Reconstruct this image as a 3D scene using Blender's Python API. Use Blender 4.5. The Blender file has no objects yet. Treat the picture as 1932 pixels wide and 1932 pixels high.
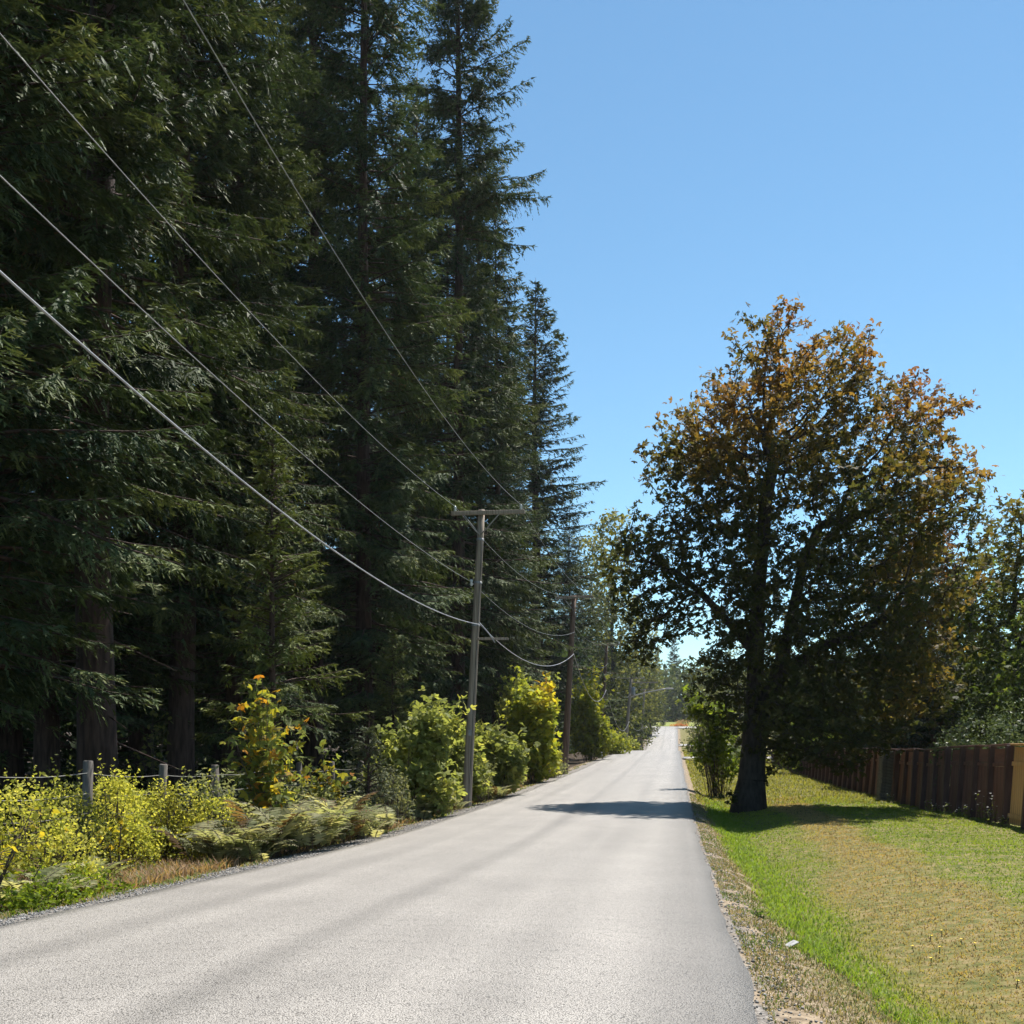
import bpy, math
import numpy as np
from mathutils import Vector, Matrix

# ------------------------------------------------------------------ camera, sky, sun, exposure
sc = bpy.context.scene
EYE = 1.5
FPX, CX, HZ = 2000.0, 966.0, 1390.0          # focal length, centre and horizon measured in 1932-px units
AZ, EL = math.radians(35.0), math.radians(62.0)
SUN_STRENGTH, SKY_STRENGTH, EXPOSURE = 5.0, 0.077, 1.06

cam_d = bpy.data.cameras.new("camera")
cam = bpy.data.objects.new("camera", cam_d)
sc.collection.objects.link(cam)
cam.location = (0, 0, EYE)
cam.rotation_euler = (math.radians(90), 0, 0)
cam_d.sensor_width = 36.0
cam_d.lens = 36.0 * FPX / 1932.0
cam_d.shift_y = (HZ - CX) / 1932.0
cam_d.clip_start, cam_d.clip_end = 0.1, 9000
sc.camera = cam

world = bpy.data.worlds.new("World")
sc.world = world
world.use_nodes = True
wn = world.node_tree.nodes
bg = wn["Background"]
sky = wn.new("ShaderNodeTexSky")
sky.sky_type = 'NISHITA'
sky.sun_disc = False
sky.sun_elevation = EL
sky.sun_rotation = AZ
sky.altitude = 60
sky.air_density = 1.0
sky.dust_density = 0.0
sky.ozone_density = 5.0
bg.inputs[1].default_value = SKY_STRENGTH
tint = wn.new("ShaderNodeMix")                  # camera white balance of the whole sky
tint.data_type = 'RGBA'; tint.blend_type = 'MULTIPLY'
tint.inputs[0].default_value = 1.0
tint.inputs[7].default_value = (0.97, 1.12, 1.0, 1)
world.node_tree.links.new(sky.outputs[0], tint.inputs[6])
world.node_tree.links.new(tint.outputs[2], bg.inputs[0])

sun_d = bpy.data.lights.new("sun", 'SUN')
sun_d.energy = SUN_STRENGTH
sun_d.angle = math.radians(0.53)
sun_d.color = (1.0, 0.95, 0.88)
sun = bpy.data.objects.new("sun", sun_d)
sc.collection.objects.link(sun)
svec = Vector((math.sin(AZ) * math.cos(EL), math.cos(AZ) * math.cos(EL), math.sin(EL)))
sun.rotation_euler = svec.to_track_quat('Z', 'Y').to_euler()
sun.location = (20, 40, 60)

vs = sc.view_settings
vs.view_transform = 'Standard'
vs.look = 'None'
vs.exposure = EXPOSURE
vs.gamma = 1.0
vs.use_curve_mapping = False
sc.cycles.use_denoising = True
sc.cycles.adaptive_threshold = 0.02
sc.cycles.max_bounces = 5
sc.cycles.diffuse_bounces = 3
sc.cycles.transmission_bounces = 4
sc.cycles.volume_bounces = 0
sc.cycles.use_fast_gi = False

rng = np.random.default_rng(7)
C = sc.collection

# ------------------------------------------------------------------ helpers
def P(x, y, Y):
    return np.array([(x - CX) / FPX * Y, Y, EYE - (y - HZ) / FPX * Y])

def Xof(x, Y):
    return (x - CX) / FPX * Y

def vnoise(x, y, seed=0):
    x = np.asarray(x, float); y = np.asarray(y, float)
    xi = np.floor(x).astype(np.int64); yi = np.floor(y).astype(np.int64)
    fx = x - xi; fy = y - yi
    fx = fx * fx * (3 - 2 * fx); fy = fy * fy * (3 - 2 * fy)
    def h(a, b):
        n = (a * 374761393 + b * 668265263 + seed * 1442695041) & 0x7fffffff
        n = ((n ^ (n >> 13)) * 1274126177) & 0x7fffffff
        return ((n ^ (n >> 16)) & 0xffff) / 65535.0
    return (h(xi, yi) * (1 - fx) + h(xi + 1, yi) * fx) * (1 - fy) + (h(xi, yi + 1) * (1 - fx) + h(xi + 1, yi + 1) * fx) * fy

def fbm(x, y, seed=0, o=3):
    s, a, t = 0, 1.0, 0
    for k in range(o):
        s = s + a * vnoise(np.asarray(x) * 2 ** k, np.asarray(y) * 2 ** k, seed + k * 17); t += a; a *= .5
    return s / t

SL = 0.1545                                    # the road runs along X = SL*Y + c
RL, RR = -5.76, 0.44
_yy = np.array([-60, -10, 0, 5.4, 9, 15, 21, 35, 65, 95, 113, 135, 170, 200, 235, 270, 300, 330, 400, 600, 3000.])
_zz = np.array([.2, .15, .1, .05, -.09, -.33, -.52, -.62, -.45, -.1, .03, -.35, -1.7, -1.2, .8, 3.0, 4.3, 5.9, 8.5, 10, 10.])
_g = np.arange(-80, 3001, 1.0)
_zs = np.interp(_g, _yy, _zz)
_k = np.exp(-0.5 * (np.arange(-8, 9) / 3.5) ** 2); _k /= _k.sum()
_zs2 = np.convolve(np.pad(_zs, 8, mode='edge'), _k, mode='valid')
def road_z(Y):
    return np.interp(Y, _g, _zs2)

def ground_z(X, Y):
    X = np.asarray(X, float); Y = np.asarray(Y, float)
    c = X - SL * Y
    z = road_z(Y)
    ditch = np.interp(Y, [0, 8, 20, 45, 80, 300], [.2, .26, .34, .25, .1, 0])
    lawn = np.interp(Y, [0, 25, 50, 90, 120, 300], [.02, .02, -.33, -.4, 0, 0])
    right = np.interp(c, [RR, RR + .35, 1.0, 1.35, 1.75, 2.6, 4.2, 7.8, 60], [-.03, -.05, -.14, -.9, -.95, -.35, .0, .0, .0])
    rz = np.where(right < -.2, 0, 0)
    prof_d = np.interp(c - .3 * np.clip((10 - Y) / 4, 0, 1), [RR, .7, 1.35, 1.8, 3.2, 4.8], [0, .12, 1, .95, .2, 0])
    prof_l = np.interp(c, [RR, 3, 7.8], [0, .55, 1])
    zr = -.03 - .04 * np.clip((c - RR) / .5, 0, 1) - prof_d * ditch + prof_l * lawn
    zl = np.interp(c, [-60, -12, -9.5, -8.5, -7.2, -6.4, RL], [-.2, -.2, -.25, -.3, -.24, -.09, -.03])
    off = np.where(c > RR, zr, np.where(c < RL, zl, -.03))
    amp = np.clip(np.maximum(c - RR, RL - c), 0, 3) / 3
    n = (fbm(X * .35, Y * .35, 3) - .5) * .16 * amp + (fbm(X * 1.7, Y * 1.7, 9, 2) - .5) * .06 * amp
    return z + off + n

def gz(X, Y):
    return float(ground_z(np.array([X]), np.array([Y]))[0])

def mesh_np(name, V, F, col=None, mat=None, smooth=False):
    V = np.asarray(V, np.float32); F = np.asarray(F, np.int32)
    me = bpy.data.meshes.new(name)
    nf, k = F.shape
    me.vertices.add(len(V)); me.vertices.foreach_set("co", V.ravel())
    me.loops.add(nf * k); me.loops.foreach_set("vertex_index", F.ravel())
    me.polygons.add(nf)
    me.polygons.foreach_set("loop_start", np.arange(0, nf * k, k, dtype=np.int32))
    me.polygons.foreach_set("loop_total", np.full(nf, k, np.int32))
    if smooth:
        me.polygons.foreach_set("use_smooth", np.ones(nf, bool))
    if col is not None:
        a = me.attributes.new("tint", 'FLOAT_COLOR', 'FACE')
        cc = np.ones((nf, 4), np.float32); cc[:, :3] = col
        a.data.foreach_set("color", cc.ravel())
    me.update(calc_edges=True)
    if mat:
        me.materials.append(mat)
    return me

def cat_soup(parts):
    Vs, Fs, Cs, o = [], [], [], 0
    for p in parts:
        V, F = p[0], p[1]
        Vs.append(V); Fs.append(np.asarray(F) + o); o += len(V)
        if len(p) > 2: Cs.append(p[2])
    return np.concatenate(Vs), np.concatenate(Fs), (np.concatenate(Cs) if Cs else None)

def add(name, me, parent=None, loc=(0, 0, 0), rot=(0, 0, 0), scale=(1, 1, 1)):
    o = bpy.data.objects.new(name, me)
    C.objects.link(o)
    o.location = loc; o.rotation_euler = rot; o.scale = scale
    if parent is not None: o.parent = parent
    return o

def tag(o, label=None, cat=None, group=None, kind=None):
    if label: o["label"] = label
    if cat: o["category"] = cat
    if group: o["group"] = group
    if kind: o["kind"] = kind
    return o

def thing(name, label, cat, loc, group=None, rot=(0, 0, 0), scale=(1, 1, 1)):
    return tag(add(name, None, None, loc, rot, scale), label, cat, group)

def nrm(v):
    return v / np.maximum(np.linalg.norm(v, axis=-1, keepdims=True), 1e-9)

def frustums(A, B, ra, rb, sides):
    """quads of tapered tubes from A to B"""
    A = np.asarray(A, float); B = np.asarray(B, float)
    n = len(A)
    d = nrm(B - A)
    ref = np.where(np.abs(d[:, 2:3]) > .9, np.array([[1., 0, 0]]), np.array([[0., 0, 1]]))
    u = nrm(np.cross(d, ref)); v = np.cross(d, u)
    th = np.linspace(0, 2 * np.pi, sides, endpoint=False)
    ring = u[:, None, :] * np.cos(th)[None, :, None] + v[:, None, :] * np.sin(th)[None, :, None]
    V = np.concatenate([A[:, None] + ring * np.asarray(ra).reshape(-1, 1, 1), B[:, None] + ring * np.asarray(rb).reshape(-1, 1, 1)], 1).reshape(-1, 3)
    base = (np.arange(n) * 2 * sides)[:, None]
    i = np.arange(sides); j = (i + 1) % sides
    F = np.stack([base + i, base + j, base + sides + j, base + sides + i], -1).reshape(-1, 4)
    return V, F

def tube(pts, radii, sides=8, cap=True):
    pts = np.asarray(pts, float); n = len(pts)
    radii = np.broadcast_to(np.asarray(radii, float), (n,))
    t = nrm(np.gradient(pts, axis=0))
    ref = np.array([0, 0, 1.]) if abs(t[0, 2]) < .9 else np.array([1., 0, 0])
    u = nrm(np.cross(t, ref)); v = np.cross(t, u)
    th = np.linspace(0, 2 * np.pi, sides, endpoint=False)
    V = (pts[:, None] + radii[:, None, None] * (u[:, None] * np.cos(th)[None, :, None] + v[:, None] * np.sin(th)[None, :, None])).reshape(-1, 3)
    i = np.arange(sides); j = (i + 1) % sides
    F = np.concatenate([np.stack([k * sides + i, k * sides + j, (k + 1) * sides + j, (k + 1) * sides + i], -1) for k in range(n - 1)])
    if cap:
        V = np.concatenate([V, pts[[0]], pts[[-1]]])
        a = len(V) - 2
        F = np.concatenate([F, np.stack([j, i, np.full(sides, a), np.full(sides, a)], -1) * 0 + np.stack([j, i, np.full(sides, a), np.full(sides, a)], -1)]) if False else F
        top = (n - 1) * sides
        F2 = [[top + q, top + (q + 1) % sides, a + 1, a + 1] for q in range(sides)]
        F = np.concatenate([F, np.array(F2)])
    return V, F

def tube_mesh(name, V, F, mat, smooth=True):
    """quads, some degenerate at the caps -> from_pydata"""
    me = bpy.data.meshes.new(name)
    me.from_pydata([tuple(v) for v in V], [], [tuple(dict.fromkeys(map(int, f))) for f in F])
    if smooth: me.polygons.foreach_set("use_smooth", np.ones(len(me.polygons), bool))
    me.materials.append(mat); me.update()
    return me

def box(x0, x1, y0, y1, z0, z1, bev=0.0):
    if bev <= 0:
        V = np.array([[x, y, z] for z in (z0, z1) for y in (y0, y1) for x in (x0, x1)], float)
        F = np.array([[0, 2, 3, 1], [4, 5, 7, 6], [0, 1, 5, 4], [2, 6, 7, 3], [0, 4, 6, 2], [1, 3, 7, 5]])
        return V, F
    b = bev
    ring = lambda d: [(x0 + d, y0), (x1 - d, y0), (x1, y0 + d), (x1, y1 - d), (x1 - d, y1), (x0 + d, y1), (x0, y1 - d), (x0, y0 + d)]
    V = [(x, y, z0) for x, y in ring(b)] + [(x, y, z1 - b) for x, y in ring(b)]
    V += [(min(max(x, x0 + b), x1 - b), min(max(y, y0 + b), y1 - b), z1) for x, y in ring(b)]
    F = []
    for k in range(2):
        for i in range(8):
            j = (i + 1) % 8
            F.append([k * 8 + i, k * 8 + j, k * 8 + 8 + j, k * 8 + 8 + i])
    F += [[16, 18, 20, 22], [0, 6, 4, 2]]
    F += [[16, 17, 18, 18]] * 0
    return np.array(V, float), np.array(F)

# ------------------------------------------------------------------ materials
def new_mat(name):
    m = bpy.data.materials.new(name); m.use_nodes = True
    return m, m.node_tree.nodes, m.node_tree.links, m.node_tree.nodes["Principled BSDF"]

def foliage(name, trans=.45, rough=.55, spec=.25, gain=(1.25, 1.2, .7)):
    m, N, L, p = new_mat(name)
    a = N.new("ShaderNodeAttribute"); a.attribute_name = "tint"
    oi = N.new("ShaderNodeObjectInfo")
    hs = N.new("ShaderNodeHueSaturation")
    mr = N.new("ShaderNodeMapRange"); mr.inputs[3].default_value = .82; mr.inputs[4].default_value = 1.18
    L.new(oi.outputs["Random"], mr.inputs[0]); L.new(mr.outputs[0], hs.inputs["Value"])
    L.new(a.outputs["Color"], hs.inputs["Color"])
    L.new(hs.outputs[0], p.inputs["Base Color"])
    p.inputs["Roughness"].default_value = rough
    p.inputs["Specular IOR Level"].default_value = spec
    t = N.new("ShaderNodeBsdfTranslucent")
    mul = N.new("ShaderNodeMix"); mul.data_type = 'RGBA'; mul.blend_type = 'MULTIPLY'
    mul.inputs[0].default_value = 1.0
    L.new(hs.outputs[0], mul.inputs[6]); mul.inputs[7].default_value = (*gain, 1)
    L.new(mul.outputs[2], t.inputs["Color"])
    mix = N.new("ShaderNodeMixShader"); mix.inputs[0].default_value = trans
    L.new(p.outputs[0], mix.inputs[1]); L.new(t.outputs[0], mix.inputs[2])
    L.new(mix.outputs[0], N["Material Output"].inputs[0])
    return m

def noise_mat(name, c1, c2, scale=8, stretch=(1, 1, 1), rough=.8, bump=.3, bscale=None, spec=.3, detail=6, lo=.35, hi=.65):
    m, N, L, p = new_mat(name)
    tc = N.new("ShaderNodeTexCoord"); mp = N.new("ShaderNodeMapping"); mp.inputs["Scale"].default_value = stretch
    L.new(tc.outputs["Object"], mp.inputs[0])
    n = N.new("ShaderNodeTexNoise"); n.inputs["Scale"].default_value = scale; n.inputs["Detail"].default_value = detail
    L.new(mp.outputs[0], n.inputs["Vector"])
    r = N.new("ShaderNodeValToRGB")
    r.color_ramp.elements[0].position = lo; r.color_ramp.elements[0].color = (*c1, 1)
    r.color_ramp.elements[1].position = hi; r.color_ramp.elements[1].color = (*c2, 1)
    L.new(n.outputs["Fac"], r.inputs[0]); L.new(r.outputs[0], p.inputs["Base Color"])
    p.inputs["Roughness"].default_value = rough; p.inputs["Specular IOR Level"].default_value = spec
    if bump:
        n2 = N.new("ShaderNodeTexNoise"); n2.inputs["Scale"].default_value = bscale or scale * 2; n2.inputs["Detail"].default_value = 5
        L.new(mp.outputs[0], n2.inputs["Vector"])
        b = N.new("ShaderNodeBump"); b.inputs["Strength"].default_value = bump; b.inputs["Distance"].default_value = .02
        L.new(n2.outputs["Fac"], b.inputs["Height"]); L.new(b.outputs[0], p.inputs["Normal"])
    return m

M = {}
M['conifer'] = foliage("conifer_needles", trans=.17, rough=.65, spec=.1, gain=(1.1, 1.15, .7))
M['leaf'] = foliage("broad_leaves", trans=.55, rough=.6, spec=.15)
M['glossleaf'] = foliage("glossy_leaves", trans=.35, rough=.5, spec=.2)
M['grass'] = foliage("grass_blades", trans=.45, rough=.5, spec=.3, gain=(1.15, 1.15, .6))
M['bark'] = noise_mat("conifer_bark", (.025, .014, .011), (.075, .045, .036), 5, (2.2, 2.2, .35), .9, .9, 9)
M['twig'] = noise_mat("twig_bark", (.05, .035, .025), (.12, .09, .065), 9, (1, 1, .4), .85, .3)
M['maplebark'] = noise_mat("maple_bark", (.016, .013, .011), (.05, .042, .034), 6, (1.5, 1.5, .5), .9, .8, 10)
M['pole'] = noise_mat("weathered_pole_wood", (.17, .135, .105), (.31, .26, .21), 7, (3, 3, .12), .8, .5, 14)
M['polebrown'] = noise_mat("brown_pole_wood", (.09, .055, .04), (.18, .12, .09), 7, (3, 3, .12), .8, .5, 14)
M['greywood'] = noise_mat("grey_post_wood", (.07, .06, .055), (.15, .13, .11), 9, (2, 2, .3), .85, .5, 20)
M['brown'] = noise_mat("brown_stained_wood", (.13, .062, .048), (.21, .1, .078), 6, (1.2, 1.2, .15), .6, .25, 20, spec=.3)
M['postshade'] = noise_mat("shade_toned_post_wood", (.06, .03, .025), (.11, .055, .045), 6, (1.2, 1.2, .15), .6, .25, 20, spec=.3)  # brown darkened so the posts' shadow lines sit in the colour
M['redbrown'] = noise_mat("red_brown_stained_wood", (.17, .075, .056), (.25, .115, .085), 6, (.2, 1.2, 1.2), .6, .25, 20, spec=.3)
M['cedar'] = noise_mat("bare_cedar_wood", (.5, .26, .1), (.7, .4, .17), 5, (3, 3, .18), .7, .3, 18)
M['brick'] = noise_mat("grey_block", (.09, .09, .095), (.17, .165, .16), 12, rough=.9, bump=.6)
M['wire'] = noise_mat("aluminium_wire", (.2, .2, .2), (.28, .28, .28), 5, rough=.5, bump=0, spec=.5)
M['wire'].node_tree.nodes["Principled BSDF"].inputs["Metallic"].default_value = .3
M['cable'] = noise_mat("pale_cable_sheath", (.26, .26, .28), (.36, .36, .38), 5, rough=.45, bump=0, spec=.5)
M['porcelain'] = noise_mat("glass_insulator", (.4, .42, .42), (.55, .57, .57), 5, rough=.15, bump=0, spec=.6)
M['fencewire'] = noise_mat("galvanised_fence_wire", (.16, .15, .13), (.26, .25, .22), 9, rough=.5, bump=0, spec=.5)
M['stone'] = noise_mat("gravel_stone", (.16, .15, .14), (.42, .4, .37), 3, rough=.85, bump=.3, bscale=40)
M['paper'] = noise_mat("pale_paper", (.2, .2, .2), (.36, .36, .35), 25, rough=.8, bump=.1)
M['whitepaint'] = noise_mat("white_paint", (.7, .7, .68), (.8, .8, .78), 5, rough=.4, bump=0)
M['darkmetal'] = noise_mat("dark_painted_metal", (.03, .03, .03), (.06, .06, .06), 5, rough=.5, bump=0)
M['petal'] = noise_mat("white_petals", (.7, .7, .66), (.85, .85, .8), 5, rough=.6, bump=0)
M['yellowpetal'] = noise_mat("yellow_petals", (.75, .5, .02), (.85, .62, .04), 5, rough=.6, bump=0)

def ground_material():
    m, N, L, p = new_mat("ground_soil_and_grass")
    tc = N.new("ShaderNodeTexCoord"); sep = N.new("ShaderNodeSeparateXYZ")
    L.new(tc.outputs["Object"], sep.inputs[0])
    mul = N.new("ShaderNodeMath"); mul.operation = 'MULTIPLY'; mul.inputs[1].default_value = -SL
    L.new(sep.outputs[1], mul.inputs[0])
    c = N.new("ShaderNodeMath"); c.operation = 'ADD'; L.new(sep.outputs[0], c.inputs[0]); L.new(mul.outputs[0], c.inputs[1])
    def noise(s, d=5):
        n = N.new("ShaderNodeTexNoise"); n.inputs["Scale"].default_value = s; n.inputs["Detail"].default_value = d
        L.new(tc.outputs["Object"], n.inputs["Vector"]); return n.outputs["Fac"]
    def ramp(inp, stops):
        r = N.new("ShaderNodeValToRGB"); e = r.color_ramp.elements
        while len(e) < len(stops): e.new(.5)
        for el, (q, col) in zip(e, stops): el.position = q; el.color = (*col, 1)
        L.new(inp, r.inputs[0]); return r.outputs[0]
    def mix(f, a, b):
        x = N.new("ShaderNodeMix"); x.data_type = 'RGBA'; L.new(f, x.inputs[0]); L.new(a, x.inputs[6]); L.new(b, x.inputs[7]); return x.outputs[2]
    def step(v, lo, hi):
        r = N.new("ShaderNodeMapRange"); r.interpolation_type = 'SMOOTHSTEP'; r.inputs[1].default_value = lo; r.inputs[2].default_value = hi
        L.new(v, r.inputs[0]); return r.outputs[0]
    wob = N.new("ShaderNodeMath"); wob.operation = 'MULTIPLY_ADD'; wob.inputs[1].default_value = .8; wob.inputs[2].default_value = -.4
    L.new(noise(1.6), wob.inputs[0])
    cw = N.new("ShaderNodeMath"); cw.operation = 'ADD'; L.new(c.outputs[0], cw.inputs[0]); L.new(wob.outputs[0], cw.inputs[1])
    cw = cw.outputs[0]
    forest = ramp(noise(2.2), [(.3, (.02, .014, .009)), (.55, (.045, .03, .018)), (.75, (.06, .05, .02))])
    gravel = ramp(noise(38, 3), [(.3, (.05, .045, .04)), (.5, (.16, .145, .13)), (.7, (.3, .28, .25))])
    verge = ramp(noise(14, 6), [(.3, (.1, .075, .05)), (.5, (.22, .17, .115)), (.7, (.32, .255, .175))])
    lawn = ramp(noise(7, 8), [(.3, (.06, .075, .018)), (.5, (.13, .12, .04)), (.7, (.22, .165, .08))])
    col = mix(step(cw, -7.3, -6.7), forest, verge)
    col = mix(step(cw, -6.65, -6.25), col, gravel)
    col = mix(step(cw, .42, .6), col, verge)
    col = mix(step(cw, .85, 1.3), col, lawn)
    L.new(col, p.inputs["Base Color"])
    p.inputs["Roughness"].default_value = .95; p.inputs["Specular IOR Level"].default_value = .15
    b = N.new("ShaderNodeBump"); b.inputs["Strength"].default_value = .7; b.inputs["Distance"].default_value = .02
    L.new(noise(45, 4), b.inputs["Height"]); L.new(b.outputs[0], p.inputs["Normal"])
    return m

def road_material():
    m, N, L, p = new_mat("worn_chip_seal_asphalt")
    tc = N.new("ShaderNodeTexCoord"); sep = N.new("ShaderNodeSeparateXYZ")
    L.new(tc.outputs["Object"], sep.inputs[0])
    mul = N.new("ShaderNodeMath"); mul.operation = 'MULTIPLY'; mul.inputs[1].default_value = -SL
    L.new(sep.outputs[1], mul.inputs[0])
    c = N.new("ShaderNodeMath"); c.operation = 'ADD'; L.new(sep.outputs[0], c.inputs[0]); L.new(mul.outputs[0], c.inputs[1])
    def noise(s, d=5, vec=None):
        n = N.new("ShaderNodeTexNoise"); n.inputs["Scale"].default_value = s; n.inputs["Detail"].default_value = d
        L.new(vec or tc.outputs["Object"], n.inputs["Vector"]); return n.outputs["Fac"]
    # aggregate
    vor = N.new("ShaderNodeTexVoronoi"); vor.inputs["Scale"].default_value = 105
    L.new(tc.outputs["Object"], vor.inputs["Vector"])
    r = N.new("ShaderNodeValToRGB"); e = r.color_ramp.elements
    e[0].position = .25; e[0].color = (.335, .31, .28, 1)
    e[1].position = .72; e[1].color = (.075, .068, .06, 1)
    k = e.new(.5); k.color = (.27, .25, .225, 1)
    L.new(vor.outputs["Distance"], r.inputs[0])
    vc = N.new("ShaderNodeMix"); vc.data_type = 'RGBA'; vc.blend_type = 'MULTIPLY'; vc.inputs[0].default_value = .5
    bw = N.new("ShaderNodeRGBToBW"); L.new(vor.outputs["Color"], bw.inputs[0])
    rb = N.new("ShaderNodeMapRange"); rb.inputs[3].default_value = .45; rb.inputs[4].default_value = 1.35; L.new(bw.outputs[0], rb.inputs[0])
    L.new(r.outputs[0], vc.inputs[6]); L.new(rb.outputs[0], vc.inputs[7])
    # wear lines along the road: stretched noise over c
    comb = N.new("ShaderNodeCombineXYZ"); L.new(c.outputs[0], comb.inputs[0])
    my = N.new("ShaderNodeMath"); my.operation = 'MULTIPLY'; my.inputs[1].default_value = .035; L.new(sep.outputs[1], my.inputs[0]); L.new(my.outputs[0], comb.inputs[1])
    wear = N.new("ShaderNodeMapRange"); wear.inputs[1].default_value = .3; wear.inputs[2].default_value = .7; wear.inputs[3].default_value = .86; wear.inputs[4].default_value = 1.1
    L.new(noise(1.5, 3, comb.outputs[0]), wear.inputs[0])
    patch = N.new("ShaderNodeMapRange"); patch.inputs[1].default_value = .3; patch.inputs[2].default_value = .7; patch.inputs[3].default_value = .88; patch.inputs[4].default_value = 1.08
    L.new(noise(.7, 5), patch.inputs[0])
    # oil streaks between wheel tracks and tar at the ragged edges
    acc = None
    for cc, w, d in ((-4.55, .4, .14), (-2.75, .3, .24), (-1.1, .35, .12), (RR + .02, .95, .55), (RL - .02, .25, .3)):
        s1 = N.new("ShaderNodeMath"); s1.operation = 'SUBTRACT'; L.new(c.outputs[0], s1.inputs[0]); s1.inputs[1].default_value = cc
        s2 = N.new("ShaderNodeMath"); s2.operation = 'ABSOLUTE'; L.new(s1.outputs[0], s2.inputs[0])
        mr = N.new("ShaderNodeMapRange"); mr.interpolation_type = 'SMOOTHSTEP'
        mr.inputs[1].default_value = 0; mr.inputs[2].default_value = w; mr.inputs[3].default_value = 1 - d; mr.inputs[4].default_value = 1
        L.new(s2.outputs[0], mr.inputs[0])
        if acc is None: acc = mr.outputs[0]
        else:
            q = N.new("ShaderNodeMath"); q.operation = 'MULTIPLY'; L.new(acc, q.inputs[0]); L.new(mr.outputs[0], q.inputs[1]); acc = q.outputs[0]
    for extra in (wear.outputs[0], patch.outputs[0]):
        q = N.new("ShaderNodeMath"); q.operation = 'MULTIPLY'; L.new(acc, q.inputs[0]); L.new(extra, q.inputs[1]); acc = q.outputs[0]
    fin = N.new("ShaderNodeMix"); fin.data_type = 'RGBA'; fin.blend_type = 'MULTIPLY'; fin.inputs[0].default_value = 1
    L.new(vc.outputs[2], fin.inputs[6]); L.new(acc, fin.inputs[7])
    L.new(fin.outputs[2], p.inputs["Base Color"])
    p.inputs["Roughness"].default_value = .55; p.inputs["Specular IOR Level"].default_value = .5
    b = N.new("ShaderNodeBump"); b.inputs["Strength"].default_value = .55; b.inputs["Distance"].default_value = .012; b.invert = True
    L.new(vor.outputs["Distance"], b.inputs["Height"]); L.new(b.outputs[0], p.inputs["Normal"])
    return m
M['ground'] = ground_material()
M['road'] = road_material()

# ------------------------------------------------------------------ ground and roads
def grid_mesh(name, cs, Ys, zf, mat):
    cs = np.asarray(cs); Ys = np.asarray(Ys)
    Yg, cg = np.meshgrid(Ys, cs, indexing='ij')
    Xg = cg + SL * Yg
    Z = zf(Xg.ravel(), Yg.ravel())
    V = np.stack([Xg.ravel(), Yg.ravel(), Z], -1)
    n, k = len(Ys), len(cs)
    i = np.arange(n - 1)[:, None]; j = np.arange(k - 1)[None]
    F = np.stack([i * k + j, i * k + j + 1, (i + 1) * k + j + 1, (i + 1) * k + j], -1).reshape(-1, 4)
    return mesh_np(name, V, F, None, mat, True)

cs = np.concatenate([[-1500, -600, -250, -120, -70, -45], np.arange(-30, -12, 2), np.arange(-12, RL, .3), [RL + .02, RL + .08, -3, RR - .08, RR - .02],
                     np.arange(RR + .05, 9, .22), np.arange(9.5, 20, 1.5), [24, 32, 50, 80, 150, 300, 700, 1500]])
Ys = np.concatenate([np.arange(-40, 0, 4), np.arange(0, 40, .35), np.arange(40, 130, 1.2), np.arange(130, 420, 4), [440, 480, 540, 620, 760, 1000, 1400, 2000, 3000]])
def ground_sheet(X, Y):
    c = X - SL * Y
    z = ground_z(X, Y)
    inside = (c > RL + .05) & (c < RR - .05)
    z = np.where(inside, road_z(Y) - .12, z)
    return z
tag(add("ground", grid_mesh("ground", cs, Ys, ground_sheet, M['ground'])), kind="structure")

def road_top(X, Y):
    c = X - SL * Y
    mid = (RL + RR) / 2
    return road_z(Y) + .035 * (1 - ((c - mid) / 3.1) ** 2)
Yr = np.concatenate([np.arange(-20, 60, .3), np.arange(60, 302, 1.0)])
wl = (fbm(Yr * .9, Yr * 0 + 3, 5, 4) - .5) * .22; wr = (fbm(Yr * .9, Yr * 0 + 8, 6, 4) - .5) * .13
ccols = [np.full_like(Yr, RL) + wl, np.full_like(Yr, RL + .25)] + [np.full_like(Yr, q) for q in np.linspace(RL + .7, RR - .7, 8)] + [np.full_like(Yr, RR - .25), np.full_like(Yr, RR) + wr]
cg = np.stack(ccols, 1); Yg = np.repeat(Yr[:, None], cg.shape[1], 1); Xg = cg + SL * Yg
Zg = road_top(Xg.ravel(), Yg.ravel()).reshape(cg.shape)
Zg[:, [0, -1]] -= .012
sk = Zg[:, [0, -1]] - .16                       # skirts down the broken edge
cgS = np.concatenate([cg[:, :1] - .03, cg, cg[:, -1:] + .03], 1); YgS = np.repeat(Yr[:, None], cgS.shape[1], 1)
ZgS = np.concatenate([sk[:, :1], Zg, sk[:, 1:]], 1)
V = np.stack([(cgS + SL * YgS).ravel(), YgS.ravel(), ZgS.ravel()], -1)
n, k = cgS.shape
i = np.arange(n - 1)[:, None]; j = np.arange(k - 1)[None]
F = np.stack([i * k + j, i * k + j + 1, (i + 1) * k + j + 1, (i + 1) * k + j], -1).reshape(-1, 4)
tag(add("road", mesh_np("road", V, F, None, M['road'], True)), kind="structure")

def strip(name, c0, c1, y0, y1, up, nc=14, ny=6):
    me = grid_mesh(name, np.linspace(c0, c1, nc), np.linspace(y0, y1, ny), lambda X, Y: np.maximum(ground_z(X, Y), road_z(Y)) + up, M['road'])
    return tag(add(name, me), kind="structure")
strip("cross_road", -60, 60, 287, 301, .06, 40, 8)
strip("driveway", RR + .1, 9, 83.5, 88, .03)
strip("driveway", RR + .1, 14, 214, 220, .05)

# ------------------------------------------------------------------ foliage primitives
def rand_dirs(n, r):
    v = r.normal(size=(n, 3)); return nrm(v)

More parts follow.
